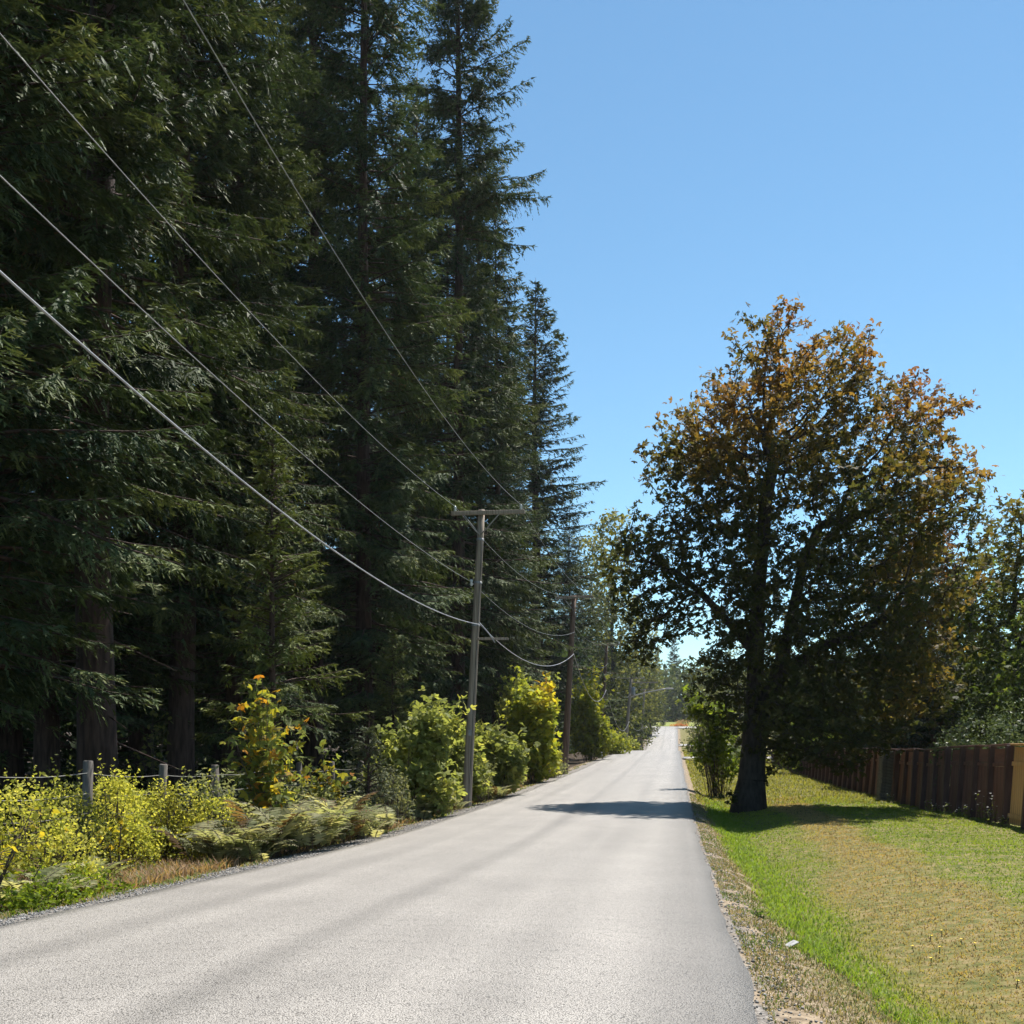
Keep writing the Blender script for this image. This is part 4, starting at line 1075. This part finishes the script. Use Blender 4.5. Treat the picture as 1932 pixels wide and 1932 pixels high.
def gravel_mat():
    m, N, L, p = new_mat("gravel_mixed")
    a = N.new("ShaderNodeAttribute"); a.attribute_name = "tint"
    L.new(a.outputs["Color"], p.inputs["Base Color"]); p.inputs["Roughness"].default_value = .85
    return m
M['gravel'] = gravel_mat()
pebbles("shoulder_gravel", 12000, (-6.85, -5.72), (8.2, 40), .011, "grey gravel along the left asphalt edge", 201)
pebbles("edge_gravel", 3500, (.34, .85), (4.6, 30), .009, "loose fine gravel along the right asphalt edge", 202)

# ------------------------------------------------------------------ utility poles and wires
def pole_thing(label, x0, y0, x1, y1, Y, mat, arm=(1.2, 1.2), r0=.165, r1=.11, arm_drop=.12, arms=True, lamp=False, arm_tilt=0.):
    B = P(x0, y0, Y); T = P(x1, y1, Y)
    B[2] = min(B[2], gz(B[0], B[1]) + .02)
    o = thing("utility_pole", label, "utility pole", tuple(B), "wooden utility poles along the left verge")
    t = np.linspace(0, 1, 9)[:, None]
    pts = (T - B) * t; pts[0, 2] -= .4
    V, F = tube(pts, r0 + (r1 - r0) * t[:, 0], 14)
    add("pole", tube_mesh("pole", V, F, mat), o)
    top = (T - B)
    acr = np.array([1, -.12, arm_tilt]); acr = acr / np.linalg.norm(acr)
    att = []
    if arms:
        ac = top * (1 - arm_drop / np.linalg.norm(top)) + np.array([0, -r1 - .05, 0])
        Va, Fa = box(-arm[0], arm[1], -.05, .05, -.06, .06, .008)
        me = tube_mesh("crossarm", Va, Fa, M['pole'], False)  # pale pole wood puts a sunlit tone into arms on brown poles
        arm_o = add("crossarm", me, o, tuple(ac), (0, -math.atan(arm_tilt), math.atan2(-.12, 1)))
        for sgn in (-1, 1):
            a_ = ac + acr * sgn * .55 + np.array([0, -.02, -.06]); b_ = top * (1 - (arm_drop + .7) / np.linalg.norm(top)) + np.array([0, -r1 - .01, 0])
            v, f = tube(np.array([a_, (a_ + b_) / 2, b_]), .018, 6)
            add("brace", tube_mesh("brace", v, f, M['wire']), o)
        for s_ in (-arm[0] + .12, arm[1] - .12):
            q = ac + acr * s_
            zz = np.array([.05, .08, .1, .13, .16, .19, .21, .22]); rr = np.array([.015, .05, .045, .03, .05, .04, .03, .005])
            v, f = tube(np.stack([zz * 0, zz * 0, zz], -1), rr, 10)
            add("insulator", tube_mesh("insulator", v, f, M['porcelain']), arm_o, (s_, 0, .012))
            att.append(B + q + np.array([0, 0, .22]))
    return o, B, T, att

GREY, BRN = M['pole'], M['polebrown']
p0 = pole_thing("weathered grey utility pole beside the camera, out of frame", -1880, 4100, -1880, -2950, 4.0, GREY) if False else None
pole1 = pole_thing("nearest weathered grey utility pole with a long crossarm, left roadside", 880, 1506, 909, 962, 33, GREY, (.95, 1.35), .15, .1)
pole2 = pole_thing("dark brown utility pole, second along the left verge", 1064, 1468, 1083, 1124, 58, BRN, (1.02, 1.05), .2, .13, arm_tilt=.03)
pole3 = pole_thing("third utility pole, slim and half hidden by olive-yellow shrubs", 1131, 1438, 1145, 1214, 90, BRN, (1.15, 1.15), .17, .12)
pole4 = pole_thing("pale grey fourth utility pole with a lamp arm where the road crests", 1179, 1421, 1191, 1278, 135, GREY, (1.7, 1.7), .24, .17)
# second arm, lamp arm on the fourth pole
o4, B4, T4, A4 = pole4
arm_c = np.linspace(0, 1, 9)[:, None]
pa = (T4 - B4) * .73; pts = pa + np.array([4.6, -.6, 0]) * arm_c + np.array([0, 0, 1.]) * (1.15 * arm_c ** .7)
v, f = tube(pts, .07, 8); la4 = add("lamp_arm", tube_mesh("lamp_arm", v, f, M['wire']), o4)
v, f = box(-.5, .5, -.16, .16, -.1, .08, .03); add("lamp_head", tube_mesh("lamp_head", v, f, M['wire'], False), la4, tuple(pts[-1] + np.array([.4, 0, 0])))
v, f = box(-1.6, 1.6, -.06, .06, -.08, .08, .01); add("crossarm", tube_mesh("crossarm_low", v, f, GREY, False), o4, tuple((T4 - B4) * .93 + np.array([1.8, -.3, 0])))
v, f = tube(np.array([[0, 0, -.5], [0, 0, 0], [0, 0, .5]]), np.array([.24, .25, .24]), 12); add("transformer", tube_mesh("transformer", v, f, M['wire']), o4, tuple((T4 - B4) * .82 + np.array([.35, -.4, 0])))
# hardware on the nearest pole
o1, B1, T1, A1_ = pole1
ax1 = T1 - B1
def band(frac, rad):
    c_ = ax1 * frac
    v, f = tube(np.array([c_ - ax1 * .004, c_ + ax1 * .004]), rad, 14)
    add("band", tube_mesh("band", v, f, M['wire']), o1)
for fr, rd in ((.612, .132), (.755, .125), (.9, .117)): band(fr, rd)
v, f = tube(np.array([ax1 * .62 + np.array([.1, -.16, 0]), ax1 * .595 + np.array([.42, -.2, -.12]), ax1 * .575 + np.array([.62, -.22, -.22])]), .022, 6); add("bracket", tube_mesh("bracket", v, f, M['cable']), o1)
v, f = box(-.5, .5, -.03, .03, -.035, .035, .005); add("side_arm", tube_mesh("side_arm", v, f, GREY, False), o1, tuple(ax1 * .565 + np.array([.55, -.1, 0])))
zz = np.array([0, .05, .1, .16, .2, .21]); rr = np.array([.02, .055, .035, .055, .04, .005])
v, f = tube(np.stack([zz * 0, zz * 0, zz], -1), rr, 10); add("insulator", tube_mesh("insulator", v, f, M['porcelain']), o1, tuple(ax1 * .752 + np.array([-.2, -.16, -.1])))
v, f = tube(np.array([ax1 * t_ + np.array([.06, -.142 + .035 * t_, 0]) for t_ in np.linspace(0, .9, 12)]), .008, 5); add("ground_wire", tube_mesh("ground_wire", v, f, M['darkmetal']), o1)
v, f = box(-.05, .05, -.006, .006, -.09, .09, .002); add("tag_plate", tube_mesh("tag_plate", v, f, M['wire'], False), o1, tuple(ax1 * .25 + np.array([0, -.15, 0])))
# fifth pole, down the dip
pole5 = pole_thing("fifth utility pole, smallest, between the grey fourth pole and the far junction", 1208, 1425, 1216, 1300, 178, GREY, (1.6, 1.6), .2, .15)

def wire_pts(a, b, sag, n=22):
    t = np.linspace(0, 1, n)[:, None]
    p = np.asarray(a) * (1 - t) + np.asarray(b) * t
    p[:, 2] -= 4 * sag * t[:, 0] * (1 - t[:, 0])
    return p
def on_pole(pl, frac, dx=0.18):
    o, B, T, A = pl
    return B + (T - B) * frac + np.array([dx, -.16, 0])
def first_span(c, samples, Y0=3.6):
    """conductor from the pole behind the camera: height quadratic in Y through measured points"""
    Ys_, Zs_ = [], []
    for x, y in samples:
        Y = FPX * c / (x - 1275.0); Ys_.append(Y); Zs_.append(EYE - (y - HZ) / FPX * Y)
    k = np.polyfit(Ys_, Zs_, 2)
    return k
def run(name, label, att1, samples, atts, sags, rad, mat):
    c = att1[0] - SL * att1[1]
    ys, zs, xs = [att1[1]], [att1[2]], [att1[0]]
    # lateral offset drifts linearly; solve Y for each sample with constant c
    for x, y in samples:
        Y = FPX * c / (x - 1275.0); ys.append(Y); zs.append(EYE - (y - HZ) / FPX * Y)
    k = np.polyfit(ys, zs, 2, w=[3] + [1] * len(samples))
    Yv = np.linspace(3.5, att1[1], 40)
    Z = np.polyval(k, Yv); Z += (att1[2] - Z[-1]) * np.linspace(0, 1, 40) ** 2
    pts = [np.stack([c + SL * Yv, Yv, Z], -1)]
    for a, b, s in zip([att1] + atts[:-1], atts, sags):
        pts.append(wire_pts(a, b, s)[1:])
    pts = np.concatenate(pts)
    v, f = tube(pts, rad, 6)
    return tag(add(name, tube_mesh(name, v, f, mat)), label, "wire", "overhead wires along the left poles")
A1, A2, A3, A5 = pole1[3], pole2[3], pole3[3], pole5[3]
run("power_wire", "topmost left wire running to the left end of each crossarm", A1[0], [(0, 55), (240, 345), (500, 620), (700, 818)], [A2[0], A3[0], A4[0], A5[0]], [.55, .7, 1.3, .8], .0075, M['wire'])
run("power_wire", "steepest wire crossing to the crossarm's right end from the frame's top", A1[1], [(340, 0), (605, 425), (750, 655), (880, 850)], [A2[1], A3[1], A4[1], A5[1]], [.6, .75, 1.3, .8], .0075, M['wire'])
run("neutral_wire", "middle wire fixed to the pole sides below the crossarms", on_pole(pole1, .755, -.2), [(0, 322), (250, 575), (500, 800), (700, 960)], [on_pole(pole2, .8, .15), on_pole(pole3, .83), on_pole(pole4, .8), on_pole(pole5, .8)], [.75, 1.0, 1.6, .9], .0075, M['wire'])
run("telephone_cable", "thick pale telephone cable, lowest of the wires", on_pole(pole1, .612, .14), [(0, 510), (230, 720), (460, 910), (700, 1085)], [on_pole(pole2, .68, .16), on_pole(pole3, .61), on_pole(pole4, .42), on_pole(pole5, .45)], [.95, 1.7, 2.2, 1.0], .0135, M['cable'])

# street lamp behind the maple
X_, Y_ = at(1418, 72)
o = thing("street_lamp", "thin curved lamp arm showing left of the big maple's trunk", "street lamp", (X_, Y_, gz(X_, Y_)))
v, f = tube(np.array([[0, 0, -.2], [0, 0, 2.5], [0, 0, 4.6]]), np.array([.11, .1, .09]), 10); add("pole", tube_mesh("pole", v, f, BRN), o)
tt = np.linspace(0, 1, 9)[:, None]
v, f = tube(np.array([0, 0, 4.5]) + tt * np.array([-1.6, 0, 0]) + np.array([0, 0, 1.]) * (.55 * np.sin(tt * 1.9)), .045, 8); add("lamp_arm", tube_mesh("lamp_arm", v, f, M['wire']), o)
v, f = box(-.35, .1, -.1, .1, -.07, .06, .02); add("lamp_head", tube_mesh("lamp_head", v, f, M['wire'], False), o, (-1.75, 0, 5.0))

# ------------------------------------------------------------------ wire fence on the left
fc = -9.0
fY = [13.8 + 2.33 * q for q in range(0, 14)]
o = thing("wire_fence", "old wire fence on grey wooden posts at the forest edge", "fence", (fc + SL * fY[0], fY[0], gz(fc + SL * fY[0], fY[0])))
base = np.array(o.location)
tops = []
rf = np.random.default_rng(5)
for q, y in enumerate(fY):
    X = fc + SL * y; z = gz(X, y)
    htop = EYE - (1434 - HZ) / FPX * y + rf.normal(0, .03)
    h = max(1.0, min(1.75, htop - z))
    v, f = tube(np.array([[0, 0, -.1], [.01, 0, h * .5], [.0, 0, h - .012], [.0, 0, h]]) + np.array([0, 0, 0]), np.array([.085, .08, .078, .06]) * rf.uniform(.85, 1.15), 9)
    add("post", tube_mesh("post", v, f, M['greywood']), o, tuple(np.array([X, y, z]) - base), (rf.normal(0, .03), rf.normal(0, .03), rf.uniform(0, 6)))
    tops.append(np.array([X + .07, y - .05, z + h]))
for w, dz in enumerate((.09 + .1, .5, .8)):
    pts = []
    for a, b in zip(tops[:-1], tops[1:]):
        pts.append(wire_pts(a - np.array([0, 0, dz]), b - np.array([0, 0, dz]), .03 + .02 * rf.uniform(), 7)[:-1])
    first = tops[0] - np.array([0, 0, dz]) - np.array([SL * 2.4, 2.4, 0])
    pts = np.concatenate([[first]] + pts) - base
    v, f = tube(pts, .006, 5)
    add("strand", tube_mesh("strand", v, f, M['fencewire']), o)

# ------------------------------------------------------------------ brown board fence on the right
bc = 7.8; bay = 1.42
dirv = np.array([SL, 1.0]) / math.hypot(SL, 1)
rz = math.atan2(dirv[1], dirv[0])
Yb0 = 22.05
nb_ = 46
base = np.array([bc + SL * Yb0, Yb0, gz(bc + SL * Yb0, Yb0)])
fence = thing("board_fence", "long brown stained board fence behind the lawn with one bare cedar bay", "fence", tuple(base))
Hf = 1.84
def shared(name, boxes, mat):
    V, F, _ = cat_soup(boxes); return tube_mesh(name, V, F, mat, False)
rb_ = np.random.default_rng(3)
me_post = shared("post", [box(-.06, .06, -.02, .15, -.1, Hf + .02, .006)], M['postshade'])
pan = []
nbd = 9; wbd = (bay - .11) / nbd
for q in range(nbd):
    x0 = .055 + q * wbd
    pan.append(box(x0 + .003, x0 + wbd - .003, -.02 + rb_.uniform(-.003, .003), .002 + rb_.uniform(-.004, .004), .02 + rb_.uniform(-.015, .01), 1.36))
me_panel = shared("panel", pan, M['brown'])
me_frieze = shared("frieze_board", [box(.058, bay - .058, -.02, .006, 1.47, 1.80, .004)], M['redbrown'])
me_mid = shared("rail", [box(.056, bay - .056, -.03, .05, 1.365, 1.462, .006)], M['brown'])
me_cap = shared("cap_rail", [box(-.0, bay, -.06, .1, Hf + .022, Hf + .06, .005)], M['brown'])
me_board = shared("board", [box(.003, wbd - .003, -.015, .008, .0, 1.8, .003)], M['cedar'])
me_crail = shared("rail", [box(.056, bay - .056, .01, .05, 0, .1, .004)], M['cedar'])
me_ccap = shared("cap_rail", [box(-.0, bay, -.06, .1, Hf + .022, Hf + .06, .005)], M['cedar'])
for q in range(nb_):
    Yq = Yb0 + q * bay * dirv[1]; Xq = bc + SL * Yq
    zq = gz(Xq, Yq); Yn = Yq + bay * dirv[1]; zn = gz(bc + SL * Yn, Yn)
    pitch = -math.atan2(zn - zq, bay)
    loc = np.array([Xq, Yq, zq]) - base
    lean = .075 + rb_.normal(0, .012)
    R_ = (lean, pitch * .9, rz)
    add("post", me_post, fence, tuple(loc), (lean, 0, rz))
    if q in (0, 1):                               # unstained cedar
        M3 = Matrix.Rotation(rz, 3, 'Z') @ Matrix.Rotation(pitch * .9, 3, 'Y') @ Matrix.Rotation(lean, 3, 'X')
        for w in range(nbd):
            off = M3 @ Vector((.055 + w * wbd, rb_.uniform(-.003, .003), .02 + rb_.uniform(-.01, .01)))
            add("board", me_board, fence, tuple(loc + np.array(off)), R_)
        for zz in (.17, 1.38):
            add("rail", me_crail, fence, tuple(loc + np.array(M3 @ Vector((0, 0, zz)))), R_)
        add("cap_rail", me_ccap, fence, tuple(loc), R_)
    else:
        add("panel", me_panel, fence, tuple(loc), R_)
        add("frieze_board", me_frieze, fence, tuple(loc), R_)
        add("rail", me_mid, fence, tuple(loc), R_)
        add("cap_rail", me_cap, fence, tuple(loc), R_)

# grey block pillar against the fence
Yp = 38.2; Xp = bc + SL * Yp - .32
o = thing("block_pillar", "weathered grey pillar of stacked blocks against the shaded board fence", "pillar", (Xp, Yp, gz(Xp, Yp)))
for q in range(16):
    v, f = box(-.2, .2, -.2, .2, 0, .108, .012)
    add("block", tube_mesh("block", v, f, M['brick'], False) if q == 0 else bpy.data.meshes["block"], o, (.022 * q * .4 + rb_.normal(0, .008), rb_.normal(0, .008), .115 * q), (0, 0, rb_.normal(0, .04)))

# ------------------------------------------------------------------ weeds and flowers by the fence, dandelions, litter
def flower_weed(seed, H, n, head, mat, nl=7, lf=.07):
    r = np.random.default_rng(seed)
    A, B, L_, hd = [], [], [], []
    for q in range(n):
        a = r.uniform(0, 6.28); h = H * r.uniform(.45, 1); b = np.array([r.normal(0, .05), r.normal(0, .05), 0]); t = b + np.array([math.cos(a) * h * .2, math.sin(a) * h * .2, h])
        A.append(b); B.append(t); hd.append(t)
        for u in r.uniform(.1, .95, nl): L_.append(b + (t - b) * u)
    v, f = frustums(np.array(A), np.array(B), np.full(n, .005), np.full(n, .003), 4)
    V, F, col = leaves_at(np.array(L_), lf, r, 'kite', .6, [(.12, .17, .03), (.2, .24, .06)], None, .1, .4)
    hv = []
    for t in hd:
        for w in range(7):
            aa = w / 7 * 6.283
            d = np.array([[math.cos(aa), math.sin(aa), .25]]); s = np.array([[-math.sin(aa), math.cos(aa), 0]])
            hv.append(kites(t[None], nrm(d), s, [head], [head * .7]))
    HV, HF, _ = cat_soup(hv)
    return mesh_np("leaves", V, F, col, M['leaf']), mesh_np("stalks", v, f, None, M['twig']), mesh_np("flowers", HV, HF, None, mat)
fw = [flower_weed(301, .75, 5, .035, M['petal']), flower_weed(302, .4, 6, .03, M['petal']), flower_weed(303, .28, 8, .03, M['petal'])]
GFW = "white flowering weeds along the foot of the board fence"
for q, (x, m, lb) in enumerate(((1876, 0, "tallest white-flowered weed at the fence foot, beside the cedar bay"), (1844, 0, "tall white-flowered weed, second from the cedar bay"), (1862, 1, "low white-flowered weed between the two tall ones"),
                                (1826, 1, "low white-flowered weed just left of the two tall ones"), (1808, 2, "small pale weed in the middle of the lit fence foot"), (1788, 1, "white-flowered weed below the fence where its shade ends"),
                                (1768, 2, "small pale weed at the edge of the maple's shade"), (1750, 1, "white-flowered weed inside the maple's shade edge"), (1890, 2, "small pale weed under the first brown post"),
                                (1682, 1, "lone weed at the foot of the grey block pillar"))):
    Yq = FPX * (bc - .3) / (x - 1275.0); X = Xof(x, Yq)
    o = thing("flowering_weed", lb, "weed", (X, Yq, gz(X, Yq)), GFW, (0, 0, q * 1.3))
    for nm, me in zip(("leaves", "stalks", "flowers"), fw[m]): add(nm, me, o)["kind"] = "stuff"

dl = flower_weed(311, .07, 1, .018, M['yellowpetal'], 3, .03)
GDL = "dandelions in the lawn corner"
spots = [(1776, 1800, "dandelion nearest the photo's bottom, brightest yellow head"), (1822, 1782, "dandelion in the dry grass, uppermost right one"), (1745, 1775, "dandelion left of the cluster in the lawn corner"),
         (1760, 1822, "dandelion lowest left of the cluster"), (1848, 1790, "dandelion right of the cluster near the dry patch"), (1905, 1862, "dandelion nearest the photo's bottom right corner"),
         (1780, 1768, "small dandelion at the top of the cluster"), (1730, 1795, "small dandelion at the green edge of the cluster")]
for q, (x, y, lb) in enumerate(spots):
    Y = 8.0
    for _ in range(12):
        X = Xof(x, Y); Y = max(4.0, (EYE - gz(X, Y)) * FPX / (y - HZ))
    X = Xof(x, Y)
    o = thing("dandelion", lb, "flower", (X, Y, gz(X, Y)), GDL, (0, 0, q * 2.1))
    for nm, me in zip(("leaves", "stalks", "flowers"), dl): add(nm, me, o)["kind"] = "stuff"

def ground_at(x, y, Y=10.):
    for _ in range(20):
        X = Xof(x, Y); Y = .5 * Y + .5 * max(4.0, (EYE - gz(X, Y)) * FPX / (y - HZ))
    return Xof(x, Y), Y
X_, Y_ = ground_at(1493, 1788)
v, f = box(-.055, .055, -.035, .035, 0, .006, .002); v[:, 2] += .012 * np.sin(v[:, 0] * 40)
tag(add("paper_scrap", tube_mesh("paper_scrap", v, f, M['paper'], False), None, (X_, Y_, gz(X_, Y_) + .03), (.1, -.15, .4)), "flat pale paper scrap at the ditch edge", "litter")
X_, Y_ = ground_at(1428, 1728)
put_shrub("verge_weed", "dark green leafy weed tuft on the dry right verge", shrub_meshes(321, [(0, 0, .03, .1, .08, .05, 1)], 90, .04, [(.04, .08, .015), (.1, .16, .03)], up=.8, stems=1, shell=.1, shoots=0), 1428, Y_, None, "weed")
X_, Y_ = ground_at(150, 1655)
v, f = tube(np.array([[0, 0, -.1], [0, 0, .12], [.02, 0, .2], [.02, 0, .22]]), np.array([.16, .13, .1, .02]), 9)
tag(add("rotten_stump", tube_mesh("rotten_stump", v, f, M['bark']), None, (X_, Y_, gz(X_, Y_))), "dark rotten stump among the weeds by the gravel", "stump")

# ------------------------------------------------------------------ small far things
X_, Y_ = at(1192, 142)
o = thing("mailbox", "white mailbox on a post left of the road past the fourth pole", "mailbox", (X_, Y_, gz(X_, Y_)))
v, f = box(-.05, .05, -.05, .05, -.1, 1.0, .005); add("post", tube_mesh("post", v, f, M['greywood'], False), o)
th = np.linspace(0, math.pi, 9)
prof = [(-.14, 0)] + [(-.14 * math.cos(a), .14 + .14 * math.sin(a)) for a in th] + [(.14, 0)]
V = [(px, yy, 1.0 + pz) for yy in (-.28, .28) for px, pz in prof]; k = len(prof)
F = [[i, (i + 1) % k, (i + 1) % k + k, i + k] for i in range(k)] + [list(range(k))[::-1], list(range(k, 2 * k))]
me = bpy.data.meshes.new("box"); me.from_pydata(V, [], F); me.materials.append(M['whitepaint']); add("box", me, o, (0, 0, 0), (0, 0, 1.4), (1.6, 1.6, 1))
X_, Y_ = at(1202, 150)
o = thing("sign_post", "dark sign seen edge-on on a post behind the white mailbox", "sign", (X_, Y_, gz(X_, Y_)))
v, f = box(-.07, .07, -.07, .07, -.1, 2.6, .005); add("post", tube_mesh("post", v, f, M['darkmetal'], False), o)
v, f = box(-.35, .35, -.1, -.075, 1.9, 2.6, .01); add("panel", tube_mesh("panel", v, f, M['darkmetal'], False), o)
X_, Y_ = at(1130, 84)
o = thing("roadside_marker", "little white reflector marker below the olive-yellow thicket", "marker", (X_ + .3, Y_, gz(X_, Y_)))
v, f = box(-.04, .04, -.015, .015, -.1, .5, .004); add("stake", tube_mesh("stake", v, f, M['greywood'], False), o)
v, f = box(-.13, .13, -.03, -.016, .28, .58, .008); add("plate", tube_mesh("plate", v, f, M['whitepaint'], False), o)
X_, Y_ = at(1331, 100)
o = thing("utility_cabinet", "grey utility cabinet on the right verge past the driveway", "cabinet", (X_, Y_, gz(X_, Y_)))
v, f = box(-.42, .42, -.3, .3, 0, 1.1, .05); add("body", tube_mesh("body", v, f, M['brick'], False), o)
v, f = box(-.46, .46, -.34, .34, 1.101, 1.17, .02); add("lid", tube_mesh("lid", v, f, M['brick'], False), o)
ORG = [(.35, .09, .03), (.5, .16, .06), (.55, .25, .12)]
put_shrub("flower_bed", "long orange-red flower bed across the far junction", shrub_meshes(331, [(-1.6, 0, .4, 1.2, .8, .45, 1), (0, 0, .45, 1.2, .8, .5, 1), (1.6, 0, .4, 1.2, .8, .45, 1)], 700, .22, ORG, shoots=0), 1282, 303.5, None, "flowers")
put_shrub("ornamental_grass", "pinkish tan ornamental grass behind the orange flower bed", shrub_meshes(332, [(0, 0, .9, 1.6, 1, .9, 1), (-1.5, 0, .7, 1.2, 1, .7, 1)], 600, .3, [(.3, .22, .12), (.42, .28, .18)]), 1290, 309, None, "grass")
put_shrub("round_shrub", "small dark round shrub on the far lawn, left one", shrub_meshes(333, [(0, 0, .6, .8, .8, .6, 1)], 300, .25, [(.02, .03, .02), (.04, .05, .03)]), 1233, 306, None)
put_shrub("round_shrub", "small dark square shrub on the far lawn, beside the orange bed", shrub_meshes(334, [(0, 0, .7, .8, .8, .7, 1)], 300, .25, [(.02, .03, .02), (.04, .05, .03)]), 1250, 306, None)
# far lawn sheet
tag(add("lawn", grid_mesh("lawn", np.linspace(-16, 14, 16), np.linspace(302.5, 335, 12), lambda X, Y: ground_z(X, Y) + .08, noise_mat("far_lawn", (.12, .16, .02), (.2, .2, .04), .5, rough=.9, bump=0))), kind="structure")

# ------------------------------------------------------------------ thin summer haze
HAZE = 0.00011
if HAZE:
    v, f = box(-500, 600, -60, 700, -6, 70)
    hm = bpy.data.materials.new("haze_air"); hm.use_nodes = True
    hm.node_tree.nodes.clear()
    ho = hm.node_tree.nodes.new("ShaderNodeOutputMaterial"); hv = hm.node_tree.nodes.new("ShaderNodeVolumePrincipled")
    hv.inputs["Color"].default_value = (.86, .92, 1, 1); hv.inputs["Density"].default_value = HAZE; hv.inputs["Anisotropy"].default_value = .2
    hm.node_tree.links.new(hv.outputs[0], ho.inputs["Volume"])
    tag(add("haze", tube_mesh("haze", v, f, hm, False)), kind="stuff")
